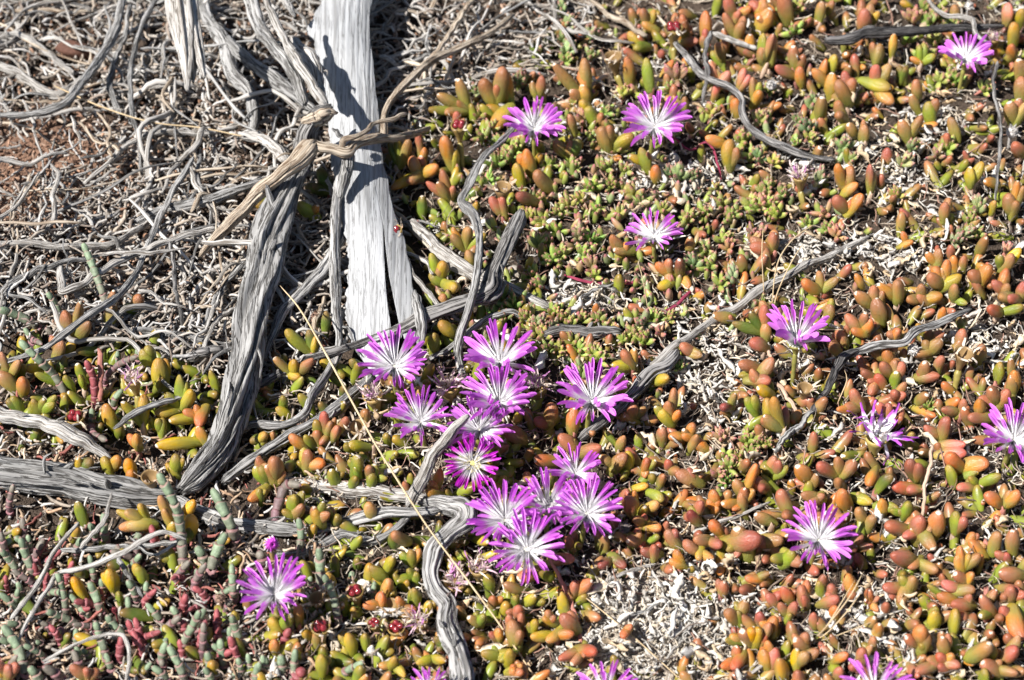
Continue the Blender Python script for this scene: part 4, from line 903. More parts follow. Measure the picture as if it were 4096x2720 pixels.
STRAWS = [
    ('long straight straw leaning from the trunk across to the hooked root', [(1120, 1142, 4.3, 46), (1201, 1239, 7.2, 46), (1298, 1405, 8.6, 45), (1430, 1646, 8.6, 42), (1516, 1800, 8.6, 38), (1663, 2035, 8.6, 30), (1739, 2146, 7.9, 27), (1880, 2334, 7.9, 20), (2000, 2500, 7.2, 14), (2150, 2725, 6.5, 5)]),
    ('thin straw slanting across the bare sand', [(2320, 2372, 4.3, 10), (2505, 2522, 5.8, 9), (2620, 2625, 5.8, 7), (2740, 2735, 5.0, 4)]),
    ('thin tan straw lying across the grey tangle of twigs', [(215, 342, 6.5, 24), (402, 425, 6.5, 24), (603, 488, 6.5, 23), (804, 511, 6.5, 21), (980, 547, 5.8, 18)]),
    ('curled tan grass blade bending over the white bleached stick', [(3260, 895, 4.3, 34), (3180, 950, 5.8, 32), (3125, 1020, 5.8, 28), (3100, 1100, 5.8, 20), (3086, 1244, 5.0, 6)]),
    ('greenish grass blade beside the curled tan one', [(3210, 975, 4.3, 26), (3160, 1060, 5.0, 22), (3110, 1170, 5.0, 12), (3092, 1245, 4.3, 5)]),
    ('pale upright grass thread by the white bleached stick', [(3052, 915, 2.9, 40), (3048, 1015, 4.3, 30), (3055, 1165, 4.3, 8)]),
    ('dark upright grass thread under the thin petalled flower', [(2552, 1045, 4.3, 30), (2572, 1120, 4.3, 22), (2592, 1240, 4.3, 6)]),
    ('tan dry grass blade fanning out under the lone flower, longest of the tuft', [(3455, 2285, 3.6, 34), (3400, 2385, 5.8, 26), (3320, 2490, 5.8, 14), (3245, 2570, 5.0, 4)]),
    ('tan dry grass blade kinked beside the longest of the tuft', [(3420, 2320, 3.6, 26), (3360, 2420, 5.8, 20), (3310, 2500, 5.8, 12), (3248, 2566, 5.0, 4)]),
    ('straw coloured grass blade lying low from the tuft', [(3520, 2475, 2.9, 10), (3430, 2510, 5.0, 9), (3340, 2545, 5.0, 7), (3248, 2572, 5.0, 4)]),
    ('white dry grass blade in the tuft', [(3445, 2370, 3.6, 24), (3385, 2450, 5.8, 18), (3310, 2530, 5.0, 9), (3250, 2568, 4.3, 4)]),
    ('short straw sticking into the side of the upright purple flower', [(3255, 1316, 5.0, 38), (3300, 1318, 5.8, 36), (3370, 1319, 5.0, 34)]),
    ('short curled pale grass bit below the charred stick', [(3378, 1480, 3.6, 22), (3388, 1520, 5.0, 20), (3365, 1580, 5.0, 14), (3348, 1618, 4.3, 8)]),
]

# ------------------------------------------------------------------ soil
def build_ground():
    def axis(lo, hi, step, far, n):
        a = np.arange(lo, hi + 1e-9, step)
        k = np.linspace(0, 1, n + 1)[1:] ** 2
        return np.concatenate([(lo - (far + lo) * k)[::-1], a, hi + (far - hi) * k])
    xs = axis(-0.52, 0.52, 0.0045, 8.0, 26); ys = axis(-0.34, 0.56, 0.0045, 8.0, 26)
    X, Y = np.meshgrid(xs, ys)
    n1, n2, n3 = Noise2(3, 256), Noise2(5, 256), Noise2(8, 256)
    Z = gz(X, Y)
    near = 1 - smooth(0.9, 1.6, np.hypot(X, Y))
    Z = Z + near * (0.0022 * (n1(X * 130 + 300, Y * 130 + 300) - .5) + 0.0016 * (n2(X * 330 + 700, Y * 330 + 700) - .5) + 0.0035 * (n3(X * 45 + 99, Y * 45 + 99) - .6))
    V = np.stack([X, Y, Z - 0.0012], -1).reshape(-1, 3)
    F = grid_faces(len(ys), len(xs), False)
    kind(add_obj('ground', mesh_from('ground', V, F, M['ground'])), 'structure')


build_ground()

# ------------------------------------------------------------------ where things grow
LITTER = [(-500, -500), (2500, -500), (2330, 120), (2080, 330), (1720, 470), (1560, 640), (1600, 900), (1560, 1250), (1180, 1520), (820, 1480), (560, 1420), (250, 1330), (-500, 1400)]
CARPET = [(1560, 560), (1640, 430), (1760, 290), (2120, 230), (2330, 60), (2480, -120), (4600, -200), (4600, 3000), (820, 3000), (860, 2560), (1120, 2330), (1250, 2260), (1180, 2080), (1000, 1900), (980, 1560), (1180, 1440), (1460, 1520), (1640, 1420), (1720, 1150), (1640, 900), (1560, 700)]
MARSH = [(-300, 2020), (560, 2080), (900, 2160), (1180, 2160), (1330, 2330), (1180, 2800), (-300, 2800)]
BARE = [(2640, 2500, 300, 210), (2810, 1480, 230, 190), (2330, 1190, 150, 70), (3290, 1000, 230, 70), (3370, 2430, 170, 90), (3930, 1350, 130, 90), (3550, 1000, 200, 60), (2760, 700, 230, 90), (3600, 700, 150, 80), (2820, 2230, 160, 70), (3750, 480, 110, 90), (3480, 580, 90, 70)]


def bare(px, py):
    v = np.zeros(np.shape(px))
    for x, y, a, b in BARE:
        v = np.maximum(v, np.exp(-(((px - x) / a) ** 2 + ((py - y) / b) ** 2)))
    return v


def scatter(n, lo=(-450, -450), hi=(4550, 2950), seed=1):
    R = np.random.default_rng(seed)
    # even over the soil rather than over the frame
    x = R.uniform(lo[0], hi[0], n * 2); y = R.uniform(lo[1], hi[1], n * 2)
    return R, x[:n], y[:n]


# ------------------------------------------------------------------ litter under everything
def bent_twig(seed, sides, rows, curl, bumpy=0.3):
    R = np.random.default_rng(seed)
    s = np.linspace(0, 1, rows)
    amp = R.uniform(-curl, curl, (3, 2))
    cx = sum(amp[k, 0] * np.sin((k + 1) * math.pi * s + R.random() * 2) / (k + 1) for k in range(3))
    cy = sum(amp[k, 1] * np.sin((k + 1) * math.pi * s + R.random() * 2) / (k + 1) for k in range(3))
    rad = 0.5 * (0.75 + 0.35 * R.random(rows)) * np.interp(s, [0, .06, .9, 1], [.75, 1, .85, .55])
    th = np.arange(sides) * 2 * math.pi / sides
    # x, y are in widths, z in lengths: the curl is given against the length later
    V = np.stack([np.outer(rad, np.cos(th)), np.outer(rad, np.sin(th)) * 0.9, np.repeat(s[:, None] - .5, sides, 1)], -1)
    V[..., 0] += (R.random((rows, sides)) - .5) * bumpy * .4
    return V, np.stack([cx, cy], -1), grid_faces(rows, sides)


def scatter_twigs(name, n, seed, poly, len_rng, wid_rng, zmax, tilt, cols, sides=5, rows=5, keep=None, label=None, clip=None):
    R, x, y = scatter(n * 3, seed=seed, lo=(-450, -450), hi=(4550, 2950))
    ok = in_poly(x, y, poly)
    if keep is not None:
        ok &= R.random(len(x)) < keep(x, y)
    x, y = x[ok][:n], y[ok][:n]
    h = R.random(len(x)) ** 1.5 * zmax
    pos = P(x, y, h)
    parts = []
    for k in range(6):
        V, C, F = bent_twig(seed * 10 + k, sides, rows, 0.16)
        idx = np.arange(len(x))[k::6]
        Vs = []; Cs = []
        for i in idx:
            L = len_rng[0] + (len_rng[1] - len_rng[0]) * R.random() ** 2
            W = R.uniform(*wid_rng)
            v = V * np.array((W, W, L))
            v[..., 0] += C[:, None, 0] * L; v[..., 1] += C[:, None, 1] * L
            A = rand_rot(R, tilt)
            Vs.append(v.reshape(-1, 3) @ A.T + pos[i])
            c = cols[R.integers(len(cols))]
            g = R.uniform(.75, 1.2)
            Cs.append(np.repeat([[c[0] * g, c[1] * g, c[2] * g, 1]], sides * rows, 0))
        m = len(idx)
        parts.append((np.concatenate(Vs), (F[None] + (np.arange(m) * sides * rows)[:, None, None]).reshape(-1, 4), np.zeros(m * sides * rows), np.concatenate(Cs)))
    V, F, T, C = join(parts)
    o = kind(add_obj(name, mesh_from(name, V, F, M['col'], col=C)), 'stuff')
    if label:
        tag(o, label[0], label[1])
    return o


TWIGCOL = [(.36, .325, .285), (.42, .39, .355), (.29, .25, .21), (.46, .44, .415), (.25, .20, .165), (.36, .30, .24)]
BROWN = [(.29, .165, .105), (.35, .21, .14), (.21, .12, .08), (.40, .27, .195)]
WHITE = [(.56, .53, .48), (.50, .47, .43), (.62, .58, .52), (.58, .50, .39), (.45, .41, .36)]


def keep_left(x, y):
    return np.clip(0.8 + 0.2 * np.sin(x / 170) * np.cos(y / 140) - .55 * np.exp(-((x - 130) / 300.) ** 2 - ((y - 620) / 260.) ** 2) * 1.25, .12, 1)


def build_litter():
    scatter_twigs('twig_litter', 15000, 21, LITTER, (.005, .028), (.0010, .0026), .013, .45, TWIGCOL, keep=keep_left,
                  label=('deep tangle of short broken grey twigs covering the ground', 'twigs'))
    scatter_twigs('woody_crumbs', 16000, 22, LITTER, (.0018, .005), (.0013, .0026), .010, 1.2, BROWN + BROWN + TWIGCOL[:2], rows=4,
                  keep=lambda x, y: .35 + .65 * np.exp(-((x - 200) / 500.) ** 2 - ((y - 600) / 450.) ** 2),
                  label=('brown woody crumbs packed between the grey twigs', 'debris'))
    scatter_twigs('fine_dry_litter', 10000, 23, CARPET, (.003, .013), (.0005, .0014), .006, .7, WHITE, sides=4, rows=5,
                  keep=lambda x, y: .3 + .4 * bare(x, y), label=('pale fine shreds of dead plant between the succulents', 'debris'))
    scatter_twigs('stem_litter', 7500, 25, CARPET, (.006, .024), (.0005, .0014), .009, .55, [(.22, .175, .135), (.32, .26, .20), (.13, .10, .08), (.40, .34, .27), (.27, .16, .12)], sides=4, rows=6,
                  keep=lambda x, y: 1 - .75 * bare(x, y), label=('thin dark dead stems matted under the succulents', 'debris'))
    scatter_twigs('marsh_litter', 9000, 24, [(-400, 1400), (900, 1480), (1300, 1600), (1300, 2900), (-400, 2900)], (.003, .016), (.0008, .0026), .008, .7,
                  [(.42, .30, .20), (.34, .22, .14), (.5, .4, .3), (.30, .11, .09)] + TWIGCOL, sides=4, rows=5, label=('dry scraps lying under the glasswort and yellow leaves', 'debris'))


build_litter()


# curled dry leaf: a ribbon with closed lens section
def flake_arrays(seed, rows=8):
    R = np.random.default_rng(seed)
    s = np.linspace(0, 1, rows)
    a = np.cumsum(np.concatenate([[0], R.normal(0, .55, rows - 1) + R.uniform(-.35, .35)]))
    ctr = np.concatenate([[[0, 0]], np.cumsum(np.stack([np.sin(a[:-1]), np.cos(a[:-1])], -1) / (rows - 1), 0)])
    w = np.interp(s, [0, .25, .7, 1], [.35, 1, .9, .2]) * .5 * (0.45 + .75 * R.random(rows))
    tw = np.cumsum(R.normal(0, .6, rows))
    V = np.zeros((rows, 4, 3))
    for i in range(rows):
        ca, sa = math.cos(a[i]), math.sin(a[i])
        nx = np.array((ca, 0, -sa)); wy = np.array((0, 1, 0))
        c, q = math.cos(tw[i]), math.sin(tw[i])
        wd = wy * c + nx * q; nd = nx * c - wy * q
        p = np.array((ctr[i, 0], 0, ctr[i, 1]))
        k = w[i] * .34
        V[i] = [p - wd * w[i] * .34 + nd * k * .25, p + nd * k * -.1 - nd * .012, p + wd * w[i] * .34 + nd * k * .25, p - nd * k * -.05 + nd * .03]
    V = V.reshape(-1, 3); V[:, 2] -= .5
    return V, grid_faces(rows, 4), np.zeros(len(V))


FLAKES = [flake_arrays(k) for k in range(10)]


def flake_keep(x, y):
    return np.clip(.15 + 1.15 * bare(x, y), 0, 1)


def build_flakes():
    R, x, y = scatter(34000, seed=31)
    ok = in_poly(x, y, CARPET) & (R.random(len(x)) < flake_keep(x, y))
    x, y = x[ok][:9000], y[ok][:9000]
    size = .004 + .013 * R.random(len(x)) ** 1.6
    pos = P(x, y, .001 + .006 * R.random(len(x)))
    inside = (x > 20) & (x < 4076) & (y > 20) & (y < 2700)
    big = np.argsort(-(size * inside))[:260]
    isbig = np.zeros(len(x), bool); isbig[big] = True
    parts = []
    for k in range(10):
        idx = np.where(~isbig)[0][k::10]
        A = []; C = []
        for i in idx:
            S = size[i]
            A.append(np.hstack([rand_rot(R, .5) * S, pos[i][:, None]]))
            c = (WHITE + [(.60, .47, .32), (.50, .36, .22)] * 2)[R.integers(5 if bare(x[i], y[i]) > .4 else 9)]; g = R.uniform(.85, 1.25)
            C.append((c[0] * g, c[1] * g, c[2] * g, 1))
        parts.append(merge(FLAKES[k], A, C))
    V, F, T, C = join(parts)
    o = kind(add_obj('leaf_litter', mesh_from('leaf_litter', V, F, M['flake'], col=C)), 'stuff')
    tag(o, 'bleached crumpled leaf litter spread between the succulents', 'leaf litter')
    me = [mesh_from('dried_leaf', f[0], f[1], M['flake_obj']) for f in FLAKES]
    for n, i in enumerate(big):
        c = [(.66, .63, .58), (.60, .56, .50), (.66, .55, .41), (.58, .45, .30)][[0, 0, 1, 2, 2, 3][R.integers(6)]]
        warm = c[0] - c[2] > .15
        g = R.uniform(.9, 1.15)
        S = size[i] * 1.15
        o = add_obj('dried_leaf', me[n % 10], mat4=m4(rand_rot(R, .4) * S, pos[i] + np.array((0, 0, .002))), color=tuple(q * g for q in c))
        lm = near_mark(x[i], y[i])
        tag(o, f"{['large', 'broad', 'middling', 'small'][min(3, n // 65)]} {'papery tan' if warm else 'bleached white'} {['flat', 'curled', 'folded', 'twisted', 'rolled'][n % 5]} dead leaf lying " + lm, 'dead leaf', 'dead leaves curled on the ground')


# ------------------------------------------------------------------ landmarks for labels
MARKS = [('beside the silver plank', 1560, 1000), ('beside the silver plank', 1480, 400), ('near the knotted stump', 1240, 540), ('beside the leaning grey trunk', 1000, 1350), ('by the broad split log', 350, 1930),
         ('by the hooked root', 1780, 2400), ('under the dense flower cluster', 2150, 2200), ('beside the dense flower cluster', 1750, 1700), ('by the dark stick with the knot', 1980, 1080), ('by the white bleached stick', 2950, 1220),
         ('by the dark curved stick', 2560, 1540), ('by the charred forked stick', 3340, 1480), ('by the split ended grey stick', 3700, 1320), ('by the long level charred stick', 3600, 120), ('along the winding dark stick', 2960, 430),
         ('around the lone flower', 3270, 2170), ('around the bare sand', 2680, 2480), ('by the upright tan stalk', 3700, 1930), ('by the upright flower', 3180, 1340), ('by the wide gapped flower', 2620, 510),
         ('by the thin petalled flower', 2610, 950), ('by the arched stick flower', 2130, 520), ('by the dark split log', 2350, 1330), ('among the glasswort', 600, 2450), ('by the wilted purple flower', 3490, 1750),
         ('by the dry grass tuft', 3350, 2480), ('by the flower near orange leaves', 4020, 1780), ('by the thin dark twig', 3990, 500), ('among yellow leaves over the log', 620, 1650), ('among rusty leaves beyond the grass tuft', 3800, 2450),
         ('by the tan diagonal branch', 1000, 800), ('by the sweeping grey branch', 400, 250), ('in the tangle of grey twigs', 500, 950), ('near the arched pale twig', 600, 560), ('by the long tan branch', 1800, 230), ('in the red leaved patch', 3600, 2150), ('beside the grey dry seedpod', 3860, 760),
         ('under the arching pale dry stem', 420, 2290), ('by the bent pale dry stem', 400, 2560), ('by the straight pale dry stem', 170, 2330), ('near the striped flower bud', 1000, 2200), ('by the glasswort flower', 1080, 2400), ('by the red leaves in the glasswort', 360, 2690), ('by the open red seeded capsule', 1280, 2500), ('by the purplish knobbly fruit', 880, 2400), ('by the small crimson fruit', 460, 2440),
         ('by the reddish clod', 300, 200), ('by the pale elbow stick', 260, 1140), ('by the white hanging branch', 750, 300), ('by the thick bowed branch', 950, 300), ('by the level grey stick', 830, 800), ('under the straight pale pole', 1180, 250), ('by the half buried pale stick', 130, 330), ('under the thin tan straw', 600, 480), ('by the level pale stick', 230, 980), ('by the thin dark upright twig', 700, 1150), ('beside the ribbed grey branch', 1230, 1150), ('by the pinkish trailing stalk', 2290, 2480), ('by the trailing crimson stem', 2450, 1130), ('by the dark upright grass thread', 2580, 1180)]


def near_mark(x, y):
    return min(MARKS, key=lambda m: (m[1] - x) ** 2 + (m[2] - y) ** 2)[0]


build_flakes()

# single twigs on the tangle
def build_single_twigs():
    R, x, y = scatter(2600, seed=41)
    ok = in_poly(x, y, LITTER) & (x > -60) & (y > -60) & (x < 2350)
    x, y = x[ok][:295], y[ok][:295]
    meshes = []
    for k in range(14):
        rr = np.random.default_rng(500 + k)
        n = 5
        pts = np.zeros((n, 4)); pts[:, 2] = np.linspace(-.5, .5, n)
        pts[1:-1, 0] = rr.normal(0, .06, n - 2); pts[1:-1, 1] = rr.normal(0, .05, n - 2)
        pts[:, 3] = (.026 if k < 8 else .013) * np.linspace(1.15, .6, n) * rr.uniform(.7, 1.25)
        V, F, UV = tube_arrays(pts, 10, 22, 700 + k, .22, wobble=.5)
        mt = ['pale', 'grey', 'pale', 'tan'][k % 4]
        meshes.append((mesh_from('twig', V, F, M[mt], uv=UV * .035), mt))
    for i in range(len(x)):
        long_one = i % 3 == 0
        L = .020 + .040 * R.random() ** 1.3 if not long_one else R.uniform(.06, .13)
        me, mt = meshes[R.integers(8) if not long_one else 8 + R.integers(6)]
        h = .006 + .012 * R.random()
        p = P(x[i], y[i], h)
        o = add_obj('twig', me, mat4=m4(rand_rot(R, .16) * L, p))
        size = 'long thin' if long_one else ('short' if L < .032 else 'middling')
        shape = ['straight', 'crooked', 'kinked'][int(me.name[-1]) % 3 if me.name[-1].isdigit() else 0]
        tag(o, f'{size} {shape} {mt} twig lying loose {near_mark(x[i], y[i])}', 'twig', 'loose twigs on the litter')


build_single_twigs()


# ------------------------------------------------------------------ the split silver plank
def build_plank():
    rows_in = [(-160, 1345, 1492), (-60, 1312, 1490), (0, 1292, 1488), (40, 1268, 1483), (80, 1248, 1479), (112, 1234, 1476), (140, 1236, 1477), (165, 1256, 1480), (240, 1275, 1490), (330, 1290, 1503), (450, 1310, 1512), (560, 1322, 1520),
               (660, 1328, 1538), (780, 1345, 1560), (880, 1362, 1588), (950, 1380, 1616), (1050, 1393, 1640), (1150, 1386, 1655), (1240, 1380, 1667), (1330, 1394, 1682), (1400, 1418, 1674), (1450, 1448, 1660), (1500, 1490, 1640)]
    ry = np.array([r[0] for r in rows_in], float); rl = np.array([r[1] for r in rows_in], float); rr = np.array([r[2] for r in rows_in], float)
    nr, nl, nq = 240, 40, 26
    Y = np.linspace(-160, 1490, nr)
    Lx = np.interp(Y, ry, rl); Rx = np.interp(Y, ry, rr)
    na, nb, nd = Noise2(61, 256), Noise2(62, 256), Noise2(63, 256)
    Lx += 14 * (na(Y / 26, 0 * Y) - .5) + 8 * (na(Y / 7, 0 * Y + 4) - .5)
    Rx += 8 * (nb(Y / 60, 0 * Y) - .5)
    ck = np.interp(Y, [-160, 700, 900, 1000, 1100, 1200, 1300, 1490], [1425, 1495, 1533, 1540, 1548, 1562, 1580, 1600])
    gap = np.interp(Y, [-160, 880, 900, 1000, 1100, 1200, 1300, 1490], [0, 0, 1.5, 8, 15, 28, 34, 40])
    H = np.interp(Y, [-160, 400, 900, 1300, 1500], [46, 36, 24, 17, 12]) * MM
    org = P(1500, 700, 0.0)

    def board(name, xa, xb, nc, y0, y1, seed, parent):
        sel = (Y >= y0) & (Y <= y1)
        yy, a, b, hh = Y[sel], xa[sel], xb[sel], H[sel]
        n = len(yy)
        u = np.linspace(0, 1, nc)
        PX = a[:, None] * (1 - u) + b[:, None] * u
        PY = np.repeat(yy[:, None], nc, 1)
        if seed == 71:                               # ragged end
            PY = PY + smooth(y1 - 60, y1, PY) * 60 * (na(PX / 9, 0 * PX + 9) - .6)
        else:
            PY = PY + smooth(y1 - 60, y1, PY) * 30 * (na(PX / 7, 0 * PX + 2) - .6)
        dome = 5.5 * MM * (1 - (2 * (PX - Lx[sel][:, None]) / (Rx - Lx)[sel][:, None] - 1) ** 2)
        bow = PX + 9 * np.sin(PY / 180)
        grain = (na(bow / 4.6, PY / 170 + 7) - .5) * 1.0 + (nb(bow / 9.5, PY / 260) - .5) * 1.4 - .9 * np.maximum(0, nd(bow / 7.0, PY / 210) - .66) * 4
        top = P(PX, PY, hh[:, None] + dome + grain * .4 * MM)
        wav = P(PX, PY, hh[:, None] - 6.5 * MM + dome * .6)
        V = np.concatenate([top, wav[:, ::-1]], 1)
        m = 2 * nc
        F = grid_faces(n, m, True)
        caps = [(j, j + 1, m - 2 - j, m - 1 - j) for j in range(nc - 1)]
        caps2 = [((n - 1) * m + j + 1, (n - 1) * m + j, (n - 1) * m + m - 1 - j, (n - 1) * m + m - 2 - j) for j in range(nc - 1)]
        UV = np.stack([np.concatenate([PX, PX[:, ::-1]], 1), np.concatenate([PY, PY], 1)], -1) * 1.5e-4
        me = mesh_from(name, V.reshape(-1, 3) - org, np.vstack([F, caps, caps2]), M['silver'], uv=UV.reshape(-1, 2))
        return add_obj(name, me, parent)
    root = thing('plank', 'broad silver weathered plank with a long split and a ragged notched edge', 'plank', org)
    board('board', Lx, ck - gap * .5, nl, -160, 1500, 71, root)
    board('split_strip', ck + gap * .5, Rx, nq, -160, 1352, 72, root)
    # stake that carries it at the far end, under the sheet of wood
    return root


build_plank()


def build_hanging():
    """broken white stick hanging in from above, hollow on one side"""
    a = path3([(712, -60, 84, 92), (724, 40, 90, 90), (738, 144, 82, 86), (748, 230, 56, 82), (750, 300, 38, 79), (750, 362, 18, 77)])
    b = path3([(765, -60, 46, 90), (770, 60, 56, 88), (784, 160, 48, 85), (800, 240, 34, 81), (818, 312, 14, 78)])
    c = path3([(752, 60, 30, 82), (765, 180, 34, 79), (775, 270, 24, 76), (772, 330, 12, 75)])
    org = P(740, 20, 0)
    r = thing('broken_branch', 'white frayed broken branch hanging above the litter with a dark hollow side', 'branch', org)
    add_obj('prong', tube_mesh('prong', a, 'pale', 81, 30, .45, .0016, org), r)
    add_obj('prong', tube_mesh('prong', b, 'pale', 82, 24, .45, .0016, org), r)
    add_obj('dark_core', tube_mesh('dark_core', c, 'dark', 83, 20, .4, .0016, org), r)


build_hanging()


def fibres(a, seed, n, mat, parent, org):
    """loose splinters of bark along a stick"""
    R = np.random.default_rng(seed)
    c = catmull(a, 60)
    for k in range(n):
        i = R.integers(4, 50); j = min(59, i + R.integers(4, 9))
        off = R.normal(0, 1, 3); off[2] = abs(off[2]); off /= np.linalg.norm(off)
        off2 = off + R.normal(0, .4, 3)
        p0 = c[i, :3] + off * c[i, 3] * .95
        p1 = c[(i + j) // 2, :3] + off2 * c[i, 3] * 1.12
        p2 = c[j, :3] + off2 * c[j, 3] * R.uniform(1.1, 1.7)
        r = c[i, 3] * .09 + .0002
        q = np.array([(*p0, r), (*p1, r), (*p2, r * .4)])
        add_obj('splinter', tube_mesh('splinter', q, mat, seed + k, 6, .1, .002, org), parent)


def build_wood():
    for i, (nm, mt, label, pts) in enumerate(WOOD):
        a = path3(pts)
        r = a[:, 3].max()
        org = np.array(a[len(a) // 2, :3]); org[2] = gz(org[0], org[1])
        smoothish = mt in ('stalk', 'pinkstem', 'redstem')
        rough = .06 if smoothish else (.20 if r < .0022 else (.30 if r < .005 else .36))
        me = tube_mesh(nm, a, mt, 200 + i, None, rough, max(.0012, r * .38), org, wobble=.12 if r > .003 else .35, lump=.05 if smoothish else .16)
        cat = {'bark_slab': 'bark', 'dry_stem': 'stem', 'stalk': 'stem'}.get(nm, nm)
        grp = None
        if r > .0032 and not smoothish:
            root = thing(nm, label, cat, org, grp)
            add_obj('stem', me, root)
            fibres(a, 900 + i * 13, 3 if r < .006 else 7, mt if mt != 'char' else 'dark', root, org)
            if r > .0042:                      # stubs of snapped side shoots
                R = np.random.default_rng(60 + i); c = catmull(a, 40)
                for k in range(2):
                    q = c[R.integers(6, 34)]
                    d = R.normal(0, 1, 3); d[2] = abs(d[2]); d /= np.linalg.norm(d)
                    s = np.array([(*(q[:3] + d * q[3] * .6), q[3] * .3), (*(q[:3] + d * q[3] * 1.4), q[3] * .22), (*(q[:3] + d * q[3] * R.uniform(1.6, 2.4)), q[3] * .12)])
                    add_obj('stub', tube_mesh('stub', s, mt, 40 + k + i, 8, .25, .001, org), root)
        else:
            o = add_obj(nm, me, loc=org)
            tag(o, label, cat, grp)
    for i, (label, pts) in enumerate(STRAWS):
        a = path3(pts)
        org = np.array(a[-1, :3]); org[2] = gz(org[0], org[1])
        me = tube_mesh('straw', a, 'straw', 400 + i, 8, .04, .003, org, lump=.05, taper_end=(.4, .8))
        o = add_obj('grass_straw', me, loc=org)
        tag(o, label, 'straw')


build_wood()

# ------------------------------------------------------------------ succulents with plump leaves
CT = {'o': (.54, .23, .06), 'r': (.37, .15, .082), 'R': (.49, .14, .065), 'b': (.33, .185, .07), 'g': (.235, .265, .035), 'G': (.105, .15, .028),
      'y': (.42, .31, .04), 'Y': (.66, .38, .03), 'k': (.66, .235, .165), 't': (.50, .30, .10), 'd': (.20, .065, .045), 'p': (.30, .175, .075)}
CW = {'o': 'orange', 'r': 'rust brown', 'R': 'orange red', 'b': 'olive brown', 'g': 'yellow green', 'G': 'dark green', 'y': 'olive yellow', 'Y': 'golden yellow', 'k': 'pink', 't': 'tan', 'd': 'dark red', 'p': 'pink tinged'}


def leaf_variants():
    out = []
    for k in range(14):
        R = np.random.default_rng(40 + k)
        ts = np.array([0, .08, .22, .38, .54, .68, .80, .89, .95, .985, 1.0])
        bulge = R.uniform(.42, .62)
        base = R.uniform(.50, .72)
        r = base + (1 - base) * np.sin(np.clip(ts / bulge, 0, 1) * math.pi / 2) ** 1.3
        tipst = R.uniform(.46, .62)
        e = np.clip((ts - tipst) / (1 - tipst), 0, 1)
        p = R.uniform(1.8, 2.3)
        r = r * (1 - e ** p) ** (1 / p) * .5
        r[-1] = .012
        r[0] *= .8
        v, f, t = revolve(ts, r, 12, R.uniform(.02, .09), R.uniform(-.12, .42), 2.0)
        # gentle dents
        v[:, :2] *= (1 + .05 * np.sin(7 * v[:, 2] + k))[:, None]
        out.append((v, f, t))
    return out


LV = leaf_variants()
LEAF = [mesh_from('leaf', v, f, M['leaf'], t=t) for v, f, t in LV]


def cyl_mesh(name, mat, n=8):
    pts = np.array([(0, 0, 0, .5), (0, 0, .35, .44), (0, 0, .7, .46), (0, 0, 1, .5)])
    V, F, UV = tube_arrays(pts, n, 6, 3, .05)
    return mesh_from(name, V, F, M[mat], uv=UV * .004)


NODE = {'stalk': cyl_mesh('stem', 'stalk'), 'pinkstem': cyl_mesh('stem', 'pinkstem')}
LEAF_RE = re.compile(r'(-?\d+),(-?\d+),(\d+)([a-zA-Z])')
NUM = ['no', 'one', 'two', 'three', 'four', 'five', 'six', 'seven', 'eight', 'nine', 'ten', 'eleven', 'twelve', 'thirteen', 'fourteen']


